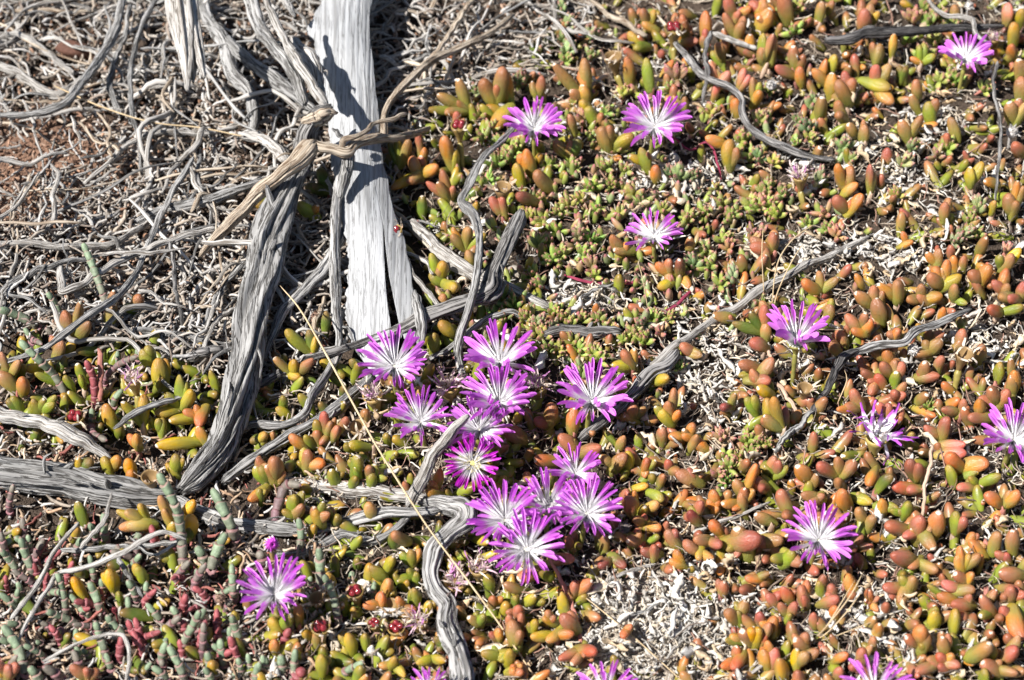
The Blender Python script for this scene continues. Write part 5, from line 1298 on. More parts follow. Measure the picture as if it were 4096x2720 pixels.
def build_shoots():
    R = np.random.default_rng(77)
    shoots = []                                   # [ [ (bx, by, leaves) ... ] ]
    for w, (pal, txt) in SHOOTS.items():
        ox, oy, s = WIN[w]
        for ent in txt.replace('\n', '').split('|'):
            if ':' not in ent:
                continue
            head, body = ent.split(':')
            bx, by = [float(q) for q in head.split(',')]
            lv = [(ox + float(a) * s, oy + float(b) * s, float(c) * s, d) for a, b, c, d in LEAF_RE.findall(body)]
            shoots.append([(ox + bx * s, oy + by * s, lv)])
    # a lone leaf belongs to the plant next to it when that is close
    groups = [g for g in shoots if len(g[0][2]) > 1]
    for g in shoots:
        if len(g[0][2]) > 1:
            continue
        b = min(groups, key=lambda q: (q[0][0] - g[0][0]) ** 2 + (q[0][1] - g[0][1]) ** 2)
        if math.hypot(b[0][0] - g[0][0], b[0][1] - g[0][1]) < 130 and sum(len(q[2]) for q in b) < 8:
            b.append(g[0])
        else:
            groups.append(g)
    for g in groups:
        B0 = P(g[0][0], g[0][1], 0.0)
        root_p = np.array((B0[0], B0[1], gz(B0[0], B0[1])))
        cols = [l[3] for q in g for l in q[2]]
        n = len(cols)
        main = max(set(cols), key=cols.count)
        other = [CW[c] for c in dict.fromkeys(cols) if c != main]
        lab = f"{CW[main]} succulent with {NUM[n]} plump leaves"
        if n == 1:
            lab = f"single plump {CW[main]} succulent leaf"
        if other and n > 1:
            lab += ', ' + ('some ' if cols.count([c for c in cols if c != main][0]) > 1 else 'one ') + other[0]
        lab += ' ' + near_mark(g[0][0], g[0][1])
        root = thing('succulent_shoot', ' '.join(lab.split()[:16]), 'succulent', root_p, 'plump leaved succulent shoots')
        for bx, by, leaves in g:
            hj = R.uniform(5, 11) * MM
            B = P(bx, by, hj)
            k = pxm(B)
            d = B - root_p
            f0 = np.array((B[0], B[1], gz(B[0], B[1]))) - root_p
            add_obj('stem', NODE['stalk' if main in 'gyYtb' else 'pinkstem'], root,
                    mat4=m4(frame((0.15 * R.normal(), .15 * R.normal(), 1)), f0 - np.array((0, 0, .002)), (.0042, .0042, hj + .003)))
            for (tx, ty, wd, c) in leaves:
                dx, dy = (tx - bx) * k, -(ty - by) * k
                li = math.hypot(dx, dy)
                wm = wd * k * R.uniform(.88, 1.14)
                want = wm * R.uniform(1.5, 2.05)
                off = np.zeros(3)
                if li < want:                      # foot further back so that the leaf shows its length
                    if li > wm * .35:
                        ux, uy = dx / li, dy / li
                    else:
                        an = R.uniform(-1.3, 1.3); ux, uy = math.sin(an), math.cos(an)
                    off = -(want - li) * (ux * XC + uy * UC) * .8
                    dx, dy, li = ux * want, uy * want, want
                    if B[2] + off[2] < gz(B[0] + off[0], B[1] + off[1]) + .002:
                        off[2] = gz(B[0] + off[0], B[1] + off[1]) + .002 - B[2]
                L = max(li * R.uniform(1.06, 1.2), wm * R.uniform(1.9, 2.4))
                wv = math.sqrt(max(L * L - li * li, 0))
                vec = dx * XC + dy * UC - wv * FC
                tipz = B[2] + vec[2]
                floor = gz(B[0] + vec[0], B[1] + vec[1]) + wm * .5
                if tipz < floor:
                    vec = vec - FC * (floor - tipz) / (-FC[2])
                L = np.linalg.norm(vec)
                base = CT[c]
                j = R.uniform(.88, 1.14); hz = R.normal(0, .06)
                col = (base[0] * j * (1 + hz * .6), base[1] * j * (1 - hz), base[2] * j)
                A = frame(vec, (0, 0, 1), R.normal(0, .7))
                add_obj('leaf', LEAF[R.integers(len(LEAF))], root, mat4=m4(A, d + off + FC * wm * .3, (wm, wm * R.uniform(.86, 1.0), L)), color=col)


build_shoots()


def build_mat():
    """the low leaves that fill the carpet between the shoots"""
    R, x, y = scatter(9000, seed=91)
    ok = in_poly(x, y, CARPET) & (R.random(len(x)) > bare(x, y) * 1.5)
    # fewer where small rosettes grow
    ros = np.exp(-(((x - 2450) / 480) ** 2 + ((y - 950) / 420) ** 2))
    ok &= R.random(len(x)) > ros * .85
    x, y = x[ok][:2000], y[ok][:2000]
    x2 = R.uniform(-300, 900, 220); y2 = np.where(np.arange(220) < 140, R.uniform(1400, 1800, 220), R.uniform(2100, 2800, 220))
    x = np.concatenate([x, x2]); y = np.concatenate([y, y2])
    pos = P(x, y, -.0015)
    parts = []
    for k in range(14):
        idx = np.arange(len(x))[k::14]
        A = []; C = []
        for i in idx:
            left = x[i] < 1500
            pal = 'ggyyG' if x[i] < 900 else ('gggbyG' if left or (x[i] < 2300 and y[i] < 2500) else 'rrrbbbbggo')
            c = CT[pal[R.integers(len(pal))]]
            az = R.random() * 6.28; el = R.uniform(.25, .85) if R.random() < .75 else R.uniform(.85, 1.4)
            d = (math.cos(az) * math.cos(el), math.sin(az) * math.cos(el), math.sin(el))
            W = R.uniform(.0044, .0070); L = W * R.uniform(2.1, 3.2)
            A.append(np.hstack([frame(d, (0, 0, 1), R.normal(0, 1)) * np.array((W, W, L)), pos[i][:, None]]))
            j = R.uniform(.75, 1.1)
            C.append((c[0] * j, c[1] * j, c[2] * j, R.random()))
        parts.append(merge(LV[k], A, C))
    V, F, T, C = join(parts)
    o = kind(add_obj('succulent_mat', mesh_from('succulent_mat', V, F, M['leaf_stuff'], t=T, col=C)), 'stuff')
    tag(o, 'low mat of small plump leaves filling in between the taller shoots', 'succulents')


build_mat()


# ------------------------------------------------------------------ small pointed rosettes
def small_variants():
    out = []
    for k in range(6):
        R = np.random.default_rng(140 + k)
        ts = np.array([0, .12, .3, .5, .7, .85, .95, 1.0])
        r = .5 * np.array([.45, .72, .95, 1.0, .86, .55, .22, .02]) * R.uniform(.94, 1.05, 8)
        out.append(revolve(ts, r, 9, .10, R.uniform(.25, .8), 2.0))
    return out


SV = small_variants()
SLEAF = [mesh_from('leaf', v, f, M['small'], t=t) for v, f, t in SV]
SCOL = {'n': (.32, .36, .09), 't': (.30, .36, .16), 'k': (.44, .28, .15), 'e': (.24, .36, .08)}


def build_rosettes():
    R = np.random.default_rng(177)
    allp = []
    for w, txt in ROSETTES.items():
        ox, oy, s = WIN[w]
        for ent in txt.split():
            a, b, c = ent[:-1].split(',')
            allp.append((ox + float(a) * s, oy + float(b) * s, float(c) * s, ent[-1]))
    for (x, y, size, kd) in allp:
        h = {'n': 7, 't': 10, 'k': 8, 'e': 6}[kd] * MM
        C = P(x, y, h)
        k = pxm(C)
        sz = size * k * 1.58
        ax = np.array((R.normal(0, .28), R.normal(-.12, .28), 1.0)); ax /= np.linalg.norm(ax)
        foot = C - ax * (h + .002) / ax[2]
        foot[2] = gz(foot[0], foot[1])
        n = int(R.integers(8, 13))
        if kd == 'k':
            n = int(R.integers(7, 12))
        col = np.array(SCOL[kd]) * R.uniform(.85, 1.2)
        col = col * (1 + R.normal(0, .08, 3))
        word = {'n': 'small green rosette of pointed pink tipped leaves', 't': 'upright grey green shoot of pointed leaves', 'k': 'small pink flushed rosette of pointed leaves', 'e': 'fresh green shoot of slender leaves'}[kd]
        root = thing('rosette', f'{word.replace("of pointed", "of " + NUM[min(n, 14)] + " pointed")} {near_mark(x, y)}', 'succulent', foot, 'small pointed leaved rosettes')
        add_obj('stem', NODE['pinkstem'], root, mat4=m4(frame(ax), (0, 0, -.001), (.0026, .0026, np.linalg.norm(C - foot) + .001)))
        A0 = frame(ax)
        spread = {'n': 1.0, 't': .55, 'k': 1.0, 'e': .75}[kd]
        for i in range(n):
            f = i / max(n - 1, 1)
            az = i * 2.39996 + R.normal(0, .15)
            el = math.radians(np.interp(f, [0, 1], [18 + 45 * (1 - spread), 78])) + R.normal(0, .1)
            dl = A0 @ np.array((math.cos(az) * math.cos(el), math.sin(az) * math.cos(el), math.sin(el)))
            L = sz * (.66 - .2 * f) * R.uniform(.85, 1.15) * (1.35 if kd == 'e' else 1.0)
            W = L * (.24 if kd == 'e' else R.uniform(.36, .46))
            base = (C - foot) + ax * (f - .7) * (sz * (.5 if kd == 't' else .22))
            if base[2] < .001:
                base[2] = .001
            cc = col * R.uniform(.88, 1.12)
            add_obj('leaf', SLEAF[R.integers(6)], root, mat4=m4(frame(dl, ax, R.normal(0, .25)), base, (W, W * .85, L)), color=tuple(np.clip(cc, 0, 1)))
    # low filler of the same leaves
    x = R.normal(2450, 420, 2600); y = R.normal(930, 360, 2600)
    ok = in_poly(x, y, CARPET) & (R.random(len(x)) > bare(x, y) * 1.4)
    x, y = x[ok][:520], y[ok][:520]
    pos = P(x, y, .002)
    parts = []
    for k in range(6):
        A = []; C = []
        for i in range(k, len(x), 6):
            az = R.random() * 6.28; el = R.uniform(.2, 1.4)
            d = (math.cos(az) * math.cos(el), math.sin(az) * math.cos(el), math.sin(el))
            L = R.uniform(.007, .012); W = L * .40
            A.append(np.hstack([frame(d, (0, 0, 1)) * np.array((W, W, L)), pos[i][:, None]]))
            c = np.array(SCOL['nntk'[R.integers(4)]]) * R.uniform(.7, 1.1)
            C.append((*c, R.random()))
        parts.append(merge(SV[k], A, C))
    V, F, T, C = join(parts)
    o = kind(add_obj('rosette_mat', mesh_from('rosette_mat', V, F, M['small_stuff'], t=T, col=C)), 'stuff')
    tag(o, 'low mat of tiny pointed green leaves between the rosettes', 'succulents')


build_rosettes()


# ------------------------------------------------------------------ jointed glasswort
def seg_mesh():
    ts = np.array([0, .06, .3, .6, .82, .94, 1.0, 1.04])
    r = np.array([.36, .43, .44, .47, .52, .52, .42, .20])
    v, f, t = revolve(ts, r, 12)
    th = np.arctan2(v[:, 1], v[:, 0])
    v[:, 2] += .10 * np.cos(2 * th) * smooth(.6, 1.0, v[:, 2])     # two shallow lobes at the joint
    return mesh_from('segment', v, f, M['glass'], t=t)


def build_glasswort():
    SEG = seg_mesh()
    tv, tf, ttt = revolve(np.array([0, .1, .35, .6, .8, .93, 1.0]), np.array([.36, .46, .5, .46, .36, .2, .02]), 12)
    tipm = mesh_from('segment', tv, tf, M['glass'], t=ttt)
    R = np.random.default_rng(277)
    G, Pu, Re = np.array((.185, .24, .15)), np.array((.16, .075, .095)), np.array((.27, .065, .07))
    extra = []
    for q in range(48):
        x = R.uniform(0, 1750); y = R.uniform(560 if x < 1300 else 900, 1568)
        if x > 1500 and y < 1100:
            continue
        l = R.uniform(60, 170); an = R.normal(0, .7)
        extra.append(f'{x:.0f},{y:.0f} {x + l * math.sin(an):.0f},{y - l * math.cos(an):.0f}@{R.uniform(46, 64):.0f}{"gggpprrr"[R.integers(8)]}')
    stems = dict(STEMS); stems[9] = stems[9] + '|' + '|'.join(extra)
    for w, txt in stems.items():
        ox, oy, s = WIN[w]
        for ent in txt.replace('\n', '').split('|'):
            body, tail = ent.split('@')
            wd, c = float(tail[:-1]) * s, tail[-1]
            pts = [tuple(float(q) for q in p.split(',')) for p in body.split()]
            n = len(pts)
            px = [(ox + a * s, oy + b * s) for a, b in pts]
            h0 = R.uniform(4, 9); 
            run = math.hypot(px[-1][0] - px[0][0], px[-1][1] - px[0][1])
            h1 = h0 + run * .15 * R.uniform(.5, .95)
            a = np.array([(*P(x, y, (h0 + (h1 - h0) * i / (n - 1)) * MM), 1.0) for i, (x, y) in enumerate(px)])
            k = pxm(a[0, :3]); W = wd * k
            root_p = a[0, :3].copy(); root_p[2] = gz(root_p[0], root_p[1])
            word = {'g': 'grey green glasswort stem', 'p': 'purple tinged glasswort stem', 'r': 'crimson glasswort stem'}[c]
            ln = plen(a)
            size = 'long ' if ln > .04 else ('short ' if ln < .02 else '')
            a = np.vstack([[(root_p[0], root_p[1], root_p[2] - .001, 1.0)], a])       # foot into the soil
            m = min(14, max(3, int(round(plen(a) / (W * 1.15)))))
            lean = abs(px[-1][0] - px[0][0]) / max(1, abs(px[-1][1] - px[0][1]))
            size += 'upright ' if lean < .3 else ('slanting ' if lean < 1.2 else 'sprawling ')
            root = thing('glasswort_stem', f'{size}{word} with {NUM[m]} joints {near_mark(*px[0])}', 'glasswort', root_p, 'jointed glasswort stems')
            cc = catmull(a, m + 1)[:, :3]
            for i in range(m):
                v = cc[i + 1] - cc[i]
                L = np.linalg.norm(v)
                f = i / max(m - 1, 1)
                mixc = {'g': G * min(1, .25 + 1.1 * f) + Pu * max(0, .75 - 1.1 * f), 'p': Pu * (1 - .45 * f) + G * .45 * f, 'r': Re * (.8 + .2 * f) + Pu * .2 * (1 - f)}[c]
                mixc = np.clip(mixc * R.uniform(.85, 1.2), 0, 1)
                ww = W * 1.1 * (1.0 if i < m - 1 else .9) * R.uniform(.9, 1.05) * (1 - .12 * f)
                add_obj('segment', tipm if i == m - 1 else SEG, root, mat4=m4(frame(v, (1, 0, .3), i * math.pi / 2), cc[i] - root_p, (ww, ww, L * (1.0 if i < m - 1 else 1.15))), color=tuple(mixc))


build_glasswort()


# ------------------------------------------------------------------ flowers
def petal_mesh(seed, curl, droop=0.0, wide=1.0):
    R = np.random.default_rng(seed)
    rows = 11
    s = np.linspace(0, 1, rows)
    w = np.interp(s, [0, .2, .55, .8, .92, .98, 1], [.80, .84, .94, 1, .96, .80, .52]) * .5 * wide
    cup = .22
    tw = R.uniform(-.22, .22)
    V = np.zeros((rows, 5, 3)); UV = np.zeros((rows, 5, 2))
    for i, a in enumerate(s):
        x = curl * a * a + droop * max(0, a - .55) ** 2
        q = tw * a + .10 * a * math.sin(5 * a + seed)
        side = .05 * math.sin(3 * a + seed)
        for j, b in enumerate((-1, -.5, 0, .5, 1)):
            yy = b * w[i]; xx = cup * w[i] * (b * b - .3) * 1.6
            V[i, j] = (x + xx * math.cos(q) - yy * math.sin(q) * .10, side + (yy * math.cos(q) + xx * math.sin(q)), a)
            UV[i, j] = (b * .5 + .5, a)
    V[-1, 1:4, 2] += np.array((.012, -.006, .012))
    return V.reshape(-1, 3), grid_faces(rows, 5, False), np.repeat(s, 5), UV.reshape(-1, 2)


PETAL = []
for k in range(9):
    v, f, t, uv = petal_mesh(k, [.10, .16, .05, -.08, .2, .0, .12, .06, -.16][k], [0, 0, -.4, -.2, 0, -.6, .3, 0, -.3][k])
    PETAL.append(v)
PETAL_M = []
# x (bend) is in lengths, y in widths: petals are scaled (L, W, L)
for k in range(9):
    v, f, t, uv = petal_mesh(k, [.10, .16, .05, -.08, .2, .0, .12, .06, -.16][k], [0, 0, -.4, -.2, 0, -.6, .3, 0, -.3][k])
    v = v.copy()
    PETAL_M.append(mesh_from('petal', v * np.array((1, 1, 1)), f, M['petal'], t=t, uv=uv))


def thread_bundle(seed, n, r0, length, thick, splay, curl):
    """bundle of fine threads standing on a disc (unit lengths)"""
    R = np.random.default_rng(seed)
    Vs = []; Fs = []; o = 0
    for i in range(n):
        az = R.random() * 6.28; rr = r0 * math.sqrt(R.uniform(.15, 1))
        L = length * R.uniform(.6, 1.1)
        out = splay * R.uniform(.4, 1.3)
        p0 = np.array((rr * math.cos(az), rr * math.sin(az), 0, thick))
        dirx = np.array((math.cos(az) * math.sin(out), math.sin(az) * math.sin(out), math.cos(out)))
        jit = R.normal(0, curl, 3)
        p1 = np.array((*(p0[:3] + dirx * L * .5), thick)); p2 = np.array((*(p0[:3] + dirx * L * .85 + jit * L), thick)); p3 = np.array((*(p0[:3] + (dirx * 1.0 + jit * 2) * L), thick * 1.5))
        c = catmull(np.array([p0, p1, p2, p3]), 6)
        th = np.arange(4) * math.pi / 2
        V = np.zeros((6, 4, 3))
        for q in range(6):
            V[q] = c[q, :3] + c[q, 3] * np.stack([np.cos(th), np.sin(th), 0 * th], -1)
        Vs.append(V.reshape(-1, 3)); Fs.append(grid_faces(6, 4) + o); o += 24
    return np.vstack(Vs), np.vstack(Fs)


STAMEN = [mesh_from('stamens', *thread_bundle(600 + k, 80, .20, .24, .012, .9, .08), M['thread']) for k in range(3)]
DISC = mesh_from('disc', *revolve(np.array([0, .3, .6, .85, 1.0]), np.array([.5, .49, .40, .22, .02]), 14)[:2], M['thread'])
CUP = mesh_from('calyx', *revolve(np.array([0, .15, .4, .65, .85, 1.0, 1.03, .95, .72, .55]), np.array([.14, .17, .24, .36, .46, .5, .45, .40, .30, .02]), 16)[:2], M['flesh'])
CUPG = (.28, .25, .06)


def up_axis(lr, tv):
    a = np.array((math.tan(math.radians(lr)), -math.tan(math.radians(tv)), 1.0))
    return a / np.linalg.norm(a)


def stalk_part(root, top, ax, r, color, name='stalk'):
    """stalk from the thing's foot to the calyx"""
    q = np.array([(0, 0, -.002, r * 1.05), (*(top * .5 + np.array((0, 0, .0))), r), (*top, r * 1.25)])
    V, F, UV = tube_arrays(q, 10, 14, 5, .03)
    add_obj(name, mesh_from(name, V, F, M['flesh'], uv=UV), root, color=color)


def build_flowers():
    R = np.random.default_rng(377)
    for i, (x, y, rad, h, lr, tv, rise, n, note) in enumerate(FLOWERS):
        C = P(x, y, h * MM)
        k = pxm(C); RR = rad * k * .98
        ax = up_axis(lr + R.normal(0, 2), tv + R.normal(0, 2))
        foot = C - ax * (h * MM) * .9
        foot[2] = gz(foot[0], foot[1])
        vivid = 'deep magenta' in note
        pc = np.array((.80, .25, .84) if not vivid else (.74, .07, .70)) * R.uniform(.93, 1.06)
        label = ('deep magenta daisy like flower with a yellow centre facing outward below the cluster' if vivid else 'purple daisy like flower with white centre ' + note)
        root = thing('flower', label, 'flower', foot, 'open purple flowers')
        A0 = frame(ax, (0, 1, 0))
        c0 = C - foot
        cup_h = RR * .42
        cal = add_obj('calyx', CUP, root, mat4=m4(A0, c0 - ax * cup_h * .98, (RR * .62, RR * .62, cup_h)), color=CUPG)
        stalk_part(root, c0 - ax * cup_h * .95, ax, RR * .075, (.25, .23, .06))
        for q in range(4):
            az = q * math.pi / 2 + R.normal(0, .2) + .4
            el = math.radians(-8 + R.normal(0, 10))
            d = A0 @ np.array((math.cos(az) * math.cos(el), math.sin(az) * math.cos(el), math.sin(el)))
            add_sub('sepal', LEAF[R.integers(14)], cal, mat4=m4(frame(d, ax), c0 - ax * cup_h * .3 + d * RR * .12, (RR * .17, RR * .15, RR * R.uniform(.30, .45))), color=CT['b'])
        add_obj('disc', DISC, root, mat4=m4(A0, c0 - ax * RR * .05, (RR * .5, RR * .5, RR * .12)), color=(.80, .70, .25) if vivid else (.86, .84, .70))
        add_obj('stamens', STAMEN[i % 3], root, mat4=m4(frame(ax, (0, 1, 0), R.random() * 6), c0, (RR, RR, RR)), color=(.95, .94, .92) if not vivid else (.86, .80, .55))
        n = int(n * 1.15)
        tot = int(n * 1.25)
        for q in range(tot):
            inner = q >= n
            az = (q * 2 * math.pi / n if not inner else (q - n) * 2 * math.pi / (tot - n) + .1) + R.normal(0, .09)
            e = math.radians(rise + (0 if vivid else 4) + (R.normal(0, 6) if not inner else 9 + R.normal(0, 6)))
            d = A0 @ np.array((math.cos(az) * math.cos(e), math.sin(az) * math.cos(e), math.sin(e)))
            L = RR * .95 / math.cos(math.radians(rise + (0 if vivid else 4))) * (R.uniform(.86, 1.06) if not inner else R.uniform(.66, .9))
            W = RR * R.uniform(.075, .105)
            # petals turned to the viewer are often bent short
            vi = PETAL_M[R.integers(9)]
            add_obj('petal', vi, root, mat4=m4(frame(d, ax, R.normal(0, .18)), c0 + d * RR * .10 - ax * RR * .02, (L * .8, W, L)), color=tuple(np.clip(pc * R.uniform(.92, 1.08), 0, 1)))


build_flowers()


# ------------------------------------------------------------------ heads gone over, capsules, seed heads
def curly(seed):
    R = np.random.default_rng(seed)
    rows = 9
    s = np.linspace(0, 1, rows)
    ang = np.cumsum(R.normal(0, .45, rows)) + s * R.uniform(-2.6, 2.6)
    ctr = np.concatenate([[[0, 0]], np.cumsum(np.stack([np.sin(ang[:-1]), np.cos(ang[:-1])], -1) / (rows - 1), 0)])
    w = np.interp(s, [0, .5, 1], [.5, .45, .12])
    tw = np.cumsum(R.normal(0, .4, rows))
    V = np.zeros((rows, 3, 3))
    for i in range(rows):
        for j, b in enumerate((-1, 0, 1)):
            V[i, j] = (ctr[i, 0] + .05 * math.sin(tw[i]) * b, .06 * math.cos(tw[i]) * b * w[i] * 2 + .02 * (b == 0), ctr[i, 1])
    return V.reshape(-1, 3), grid_faces(rows, 3, False), np.repeat(s, 3)


CURL = []
CURL_P = []
for k in range(8):
    v, f, t = curly(800 + k)
    CURL.append(mesh_from('wilted_petal', v, f, M['thread'], t=t))
    CURL_P.append(mesh_from('wilted_petal', v, f, M['petal'], t=t, uv=np.stack([v[:, 1], v[:, 2]], -1)))
SEED = mesh_from('seed', *revolve(np.array([0, .15, .4, .7, .9, 1.0]), np.array([.2, .42, .5, .42, .22, .02]), 10)[:2], M['wet'])


def build_heads():
    R = np.random.default_rng(477)
    for w, txt in HEADS.items():
        ox, oy, s = WIN[w]
        for ent in txt.split():
            kd = ent[-1]
            tx, ty, fx, fy, wd = [float(q) for q in ent[:-1].split(',')]
            tx, ty, fx, fy, wd = ox + tx * s, oy + ty * s, ox + fx * s, oy + fy * s, wd * s
            wd *= 1.2
            F0 = P(fx, fy, 4 * MM)
            k = pxm(F0); W = wd * k
            dx, dy = (tx - fx) * k, -(ty - fy) * k
            vec = dx * XC + dy * UC - FC * max(.55 * math.hypot(dx, dy), .004)
            C = F0 + vec
            ax = vec / np.linalg.norm(vec) * .6 + np.array((0, -.15, .6)); ax /= np.linalg.norm(ax)
            foot = F0.copy(); foot[2] = gz(foot[0], foot[1])
            word = {'w': 'withered pale pink flower head with curled petals', 'c': 'open fleshy seed capsule with wet red seeds', 'd': 'dried papery seed capsule on a fleshy green stalk', 'v': 'wilting purple flower with twisted ragged petals'}[kd]
            nm = {'w': 'withered_flower', 'c': 'seed_capsule', 'd': 'seed_capsule', 'v': 'withered_flower'}[kd]
            root = thing(nm, f'{word} {near_mark(tx, ty)}', 'flower' if kd in 'wv' else 'seed capsule', foot, 'flower heads gone over')
            c0 = C - foot
            A0 = frame(ax, (0, 1, 0), R.random() * 6)
            ch = W * 1.05
            gcol = np.array({'w': (.33, .22, .08), 'c': (.25, .17, .055), 'd': (.25, .16, .07), 'v': (.34, .26, .08)}[kd]) * R.uniform(.85, 1.15)
            cal = add_obj('calyx', CUP, root, mat4=m4(A0, c0 - ax * ch, (W * .82, W * .82, ch)), color=tuple(gcol))
            stalk_part(root, c0 - ax * ch * .98, ax, W * .14, (.27, .22, .06))
            for q in range(5 if kd != 'v' else 4):
                az = q * 1.257 + R.normal(0, .25)
                el = math.radians(R.uniform(35, 75))
                d = A0 @ np.array((math.cos(az) * math.cos(el), math.sin(az) * math.cos(el), math.sin(el)))
                rim = A0 @ np.array((math.cos(az), math.sin(az), 0)) * W * .40
                add_sub('sepal', LEAF[R.integers(14)], cal, mat4=m4(frame(d, ax), c0 + rim - ax * W * .12, (W * R.uniform(.28, .42), W * .30, W * R.uniform(.45, .75))), color=CT['b' if R.random() < .6 else 'o'])
            n = {'w': 34, 'c': 9, 'd': 16, 'v': 34}[kd]
            for q in range(n):
                az = R.random() * 6.28; el = math.radians(R.uniform(15, 85) if kd != 'v' else R.uniform(20, 70))
                d = A0 @ np.array((math.cos(az) * math.cos(el), math.sin(az) * math.cos(el), math.sin(el)))
                L = W * (R.uniform(.4, .75) if kd != 'v' else R.uniform(.8, 1.25))
                if kd in 'wv':
                    pal = [(.70, .48, .56), (.78, .62, .60), (.55, .25, .50), (.78, .66, .55)]
                    c = pal[R.integers(4)] if kd == 'w' else (.46, .09, .55)
                    me = (CURL if kd == 'w' else CURL_P)[R.integers(8)]
                else:
                    c = [(.66, .55, .42), (.58, .42, .30), (.70, .62, .52)][R.integers(3)]
                    me = CURL[R.integers(8)]
                    L *= .8
                base = c0 + A0 @ np.array((math.cos(az), math.sin(az), 0)) * W * (R.uniform(.05, .3) if kd in 'wv' else .38)
                Ws = L * ({'w': 1.1, 'v': 1.5}.get(kd, 1.9))
                add_obj('wilted_petal' if kd in 'wv' else 'papery_rim', me, root, mat4=m4(frame(d, ax, R.random() * 6), base, (L, Ws, L)), color=c)
            if kd == 'c':
                for q in range(4):
                    az = q * 1.57 + .3
                    pos = c0 + A0 @ np.array((math.cos(az), math.sin(az), 0)) * W * .17 - ax * W * .04
                    add_obj('seed', SEED, root, mat4=m4(frame(ax, (0, 1, 0)), pos, (W * .32, W * .32, W * .26)), color=(.20, .02, .025))
            if kd in 'wv':
                add_obj('stamens', STAMEN[R.integers(3)], root, mat4=m4(A0, c0, (W * .9, W * .9, W * (.9 if kd == 'w' else 1.1))), color=(.80, .70, .62))


build_heads()


def build_bud():
    x, y = 1084, 2178
    C = P(x, y, 22 * MM); k = pxm(C)
    foot = C.copy(); foot[2] = gz(foot[0], foot[1]); c0 = C - foot
    root = thing('flower_bud', 'closed magenta and white striped flower bud behind glasswort', 'flower bud', foot)
    ax = up_axis(18, 35); A0 = frame(ax, (0, 1, 0))
    W = 80 * k
    stalk_part(root, c0 - ax * W * .5, ax, W * .12, (.3, .2, .08))
    add_obj('calyx', CUP, root, mat4=m4(A0, c0 - ax * W * .62, (W * .8, W * .8, W * .6)), color=(.36, .24, .08))
    for q in range(22):
        az = q * 2.4
        rr = W * .34 * (1 - .3 * (q / 22))
        d = A0 @ np.array((math.cos(az) * .28, math.sin(az) * .28, 1.0))
        add_obj('petal', PETAL_M[4], root, mat4=m4(frame(d, A0 @ np.array((-math.cos(az), -math.sin(az), .3)), .2), c0 + A0 @ np.array((math.cos(az), math.sin(az), 0)) * rr - ax * W * .25, (W * 2.3, W * .16, W * .85)), color=(.62, .09, .60))


build_bud()


def build_seed_heads():
    R = np.random.default_rng(577)
    data = [(4, 150, 590, 100, 'grey', 'papery grey cup shaped seedpod beside the winding dark stick'), (4, 1830, 920, 115, 'grey', 'ring shaped grey dry seedpod beside the thin dark twig'),
            (8, 1140, 870, 120, 'grey', 'fluffy grey ball shaped seedpod among olive leaves'), (11, 850, 530, 110, 'dark', 'dark star shaped dry seedpod beside the dense flower cluster'),
            (6, 460, 640, 110, 'brown', 'knobbly brown dry seedpod between trunk and plank'), (4, 1530, 40, 90, 'grey', 'small grey dry seedpod behind the long level charred stick'),
            (9, 1500, 1010, 90, 'brown', 'round knobbly purplish brown fruit on a glasswort stem'), (9, 780, 1090, 60, 'brown', 'small dark crimson knobbly fruit among glasswort')]
    core = mesh_from('core', *revolve(np.array([0, .15, .4, .7, .9, 1.0]), np.array([.2, .40, .5, .44, .28, .05]), 12)[:2], M['flake_obj'])
    for w, x, y, wd, tone, label in data:
        ox, oy, s = WIN[w]
        C = P(ox + x * s, oy + y * s, 14 * MM); k = pxm(C); W = wd * s * k
        foot = C.copy(); foot[2] = gz(foot[0], foot[1]); c0 = C - foot
        root = thing('seedpod', label, 'seedpod', foot)
        c = {'grey': (.52, .49, .46), 'dark': (.16, .13, .12), 'brown': (.30, .19, .14)}[tone]
        if 'crimson' in label:
            c = (.25, .05, .06)
        ax = up_axis(R.normal(0, 10), 25)
        A0 = frame(ax)
        stalk_part(root, c0 - ax * W * .3, ax, W * .09, tuple(np.array(c) * .8))
        add_obj('core', core, root, mat4=m4(A0, c0 - ax * W * .35, (W * .75, W * .75, W * .6)), color=c)
        fl = [mesh_from('scale', f[0], f[1], M['flake_obj']) for f in FLAKES[:3]]
        for q in range(26):
            az = q * 2.4; el = math.radians(R.uniform(-10, 80))
            d = A0 @ np.array((math.cos(az) * math.cos(el), math.sin(az) * math.cos(el), math.sin(el)))
            S = W * R.uniform(.32, .5)
            add_obj('scale', fl[q % 3], root, mat4=m4(frame(d, ax) * S, c0 + d * W * .38), color=tuple(np.array(c) * R.uniform(.8, 1.25)))


build_seed_heads()


def rock_mesh(name, seed, amp, mat):
    R = np.random.default_rng(seed)
    n = 22; m = 14
    th = np.arange(n) * 2 * math.pi / n; ph = np.linspace(.02, math.pi - .02, m)
    V = np.stack([np.outer(np.sin(ph), np.cos(th)), np.outer(np.sin(ph), np.sin(th)), np.repeat(np.cos(ph)[:, None], n, 1)], -1)
    d = np.ones((m, n))
    for k in range(14):
        u = R.normal(0, 1, 3); u /= np.linalg.norm(u)
        q = V @ u
        d += amp * R.uniform(-1, 1) * np.exp(-((q - R.uniform(.2, .9)) / .25) ** 2)
    V = V * d[..., None]
    return mesh_from(name, V.reshape(-1, 3), grid_faces(m, n), mat)


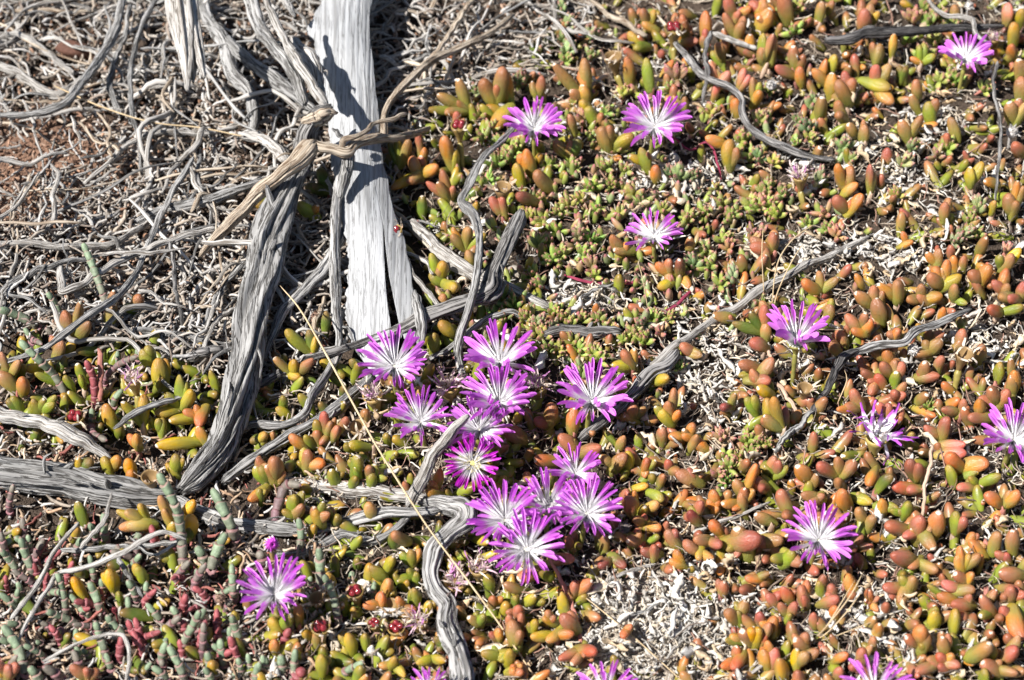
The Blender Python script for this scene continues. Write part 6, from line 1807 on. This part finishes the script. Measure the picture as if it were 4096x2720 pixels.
def build_small():
    R = np.random.default_rng(677)
    pm = [rock_mesh('pebble', 10 + k, .14, M['flake_obj']) for k in range(4)]
    C = P(310, 200, 8 * MM); k = pxm(C)
    o = add_obj('clod', rock_mesh('clod', 33, .16, M['flake_obj']), mat4=m4(frame((.1, .05, 1), (1, -.15, 0)), C, (75 * k, 36 * k, 36 * k)), color=(.115, .055, .038))
    tag(o, 'reddish brown crumbly clod lying in the twig litter', 'clod')
    spots = [(1125, 1165, 26), (1140, 1200, 30), (1165, 1215, 22), (1095, 1190, 18), (2060, 1095, 60), (2025, 1130, 40), (2080, 1150, 35), (2130, 1175, 26), (2950, 2480, 26), (3540, 2480, 34), (3560, 2560, 40), (2660, 2620, 18), (2780, 2660, 22), (2560, 2420, 16), (2880, 2640, 20), (3330, 2600, 24), (1400, 1180, 18)]
    for i, (x, y, w) in enumerate(spots):
        p = P(x, y, 0); k = pxm(p); r = w * k * .5
        o = add_obj('pebble', pm[i % 4], mat4=m4(frame((R.normal(0, .2), R.normal(0, .2), 1), (1, R.normal(), 0)), p + np.array((0, 0, r * .45)), (r * 1.1, r * .9, r * .7)), color=tuple(np.array((.42, .37, .31)) * R.uniform(.8, 1.15)))
        tag(o, f'rough {"large" if w > 33 else "small"} grey tan pebble {near_mark(x, y)}', 'pebble', 'pebbles on the soil')
    # tan dead stalk ends and dead flat leaves between the shoots
    # insect on a flower
    C = P(2208, 2010, 46 * MM); k = pxm(C)
    root = thing('insect', 'tiny insect with red abdomen and black head on a purple flower', 'insect', C)
    body = revolve(np.array([0, .12, .35, .65, .88, 1.0]), np.array([.1, .34, .5, .46, .26, .03]), 12)
    bm_ = mesh_from('abdomen', body[0], body[1], M['hard'])
    d = np.array((.25, -.65, -.45)); d /= np.linalg.norm(d)
    u = 1.0 * k
    add_obj('abdomen', bm_, root, mat4=m4(frame(d), (0, 0, 0), (13 * u, 13 * u, 32 * u)), color=(.36, .075, .03))
    add_obj('thorax', bm_, root, mat4=m4(frame(-d), -d * 2 * u * -1, (14 * u, 14 * u, 20 * u)), color=(.02, .02, .024))
    add_obj('head', bm_, root, mat4=m4(frame(-d), -d * 17 * u, (12 * u, 11 * u, 11 * u)), color=(.015, .015, .018))
    wing = revolve(np.array([0, .2, .5, .8, 1.0]), np.array([.1, .35, .5, .4, .03]), 10)
    wm = mesh_from('wing', wing[0], wing[1], M['thread'])
    side = np.cross(d, (0, 0, 1)); side /= np.linalg.norm(side)
    for sgn in (-1, 1):
        wd = d + side * .35 * sgn + np.array((0, 0, .25))
        add_obj('wing', wm, root, mat4=m4(frame(wd, (0, 0, 1)), np.array((0, 0, 6 * u)), (1.2 * u, 11 * u, 30 * u)), color=(.45, .42, .42))
        for q in range(3):
            b0 = -d * (4 + 5 * q) * u + side * sgn * 5 * u
            ks = np.array([(*b0, .8 * u), (*(b0 + side * sgn * 11 * u + np.array((0, 0, 3 * u))), .7 * u), (*(b0 + side * sgn * 18 * u + np.array((0, 0, -9 * u))), .5 * u)])
            V, F, UV = tube_arrays(ks, 6, 8, q, 0)
            add_obj('leg', mesh_from('leg', V, F, M['hard'], uv=UV), root, color=(.02, .02, .02))


build_small()
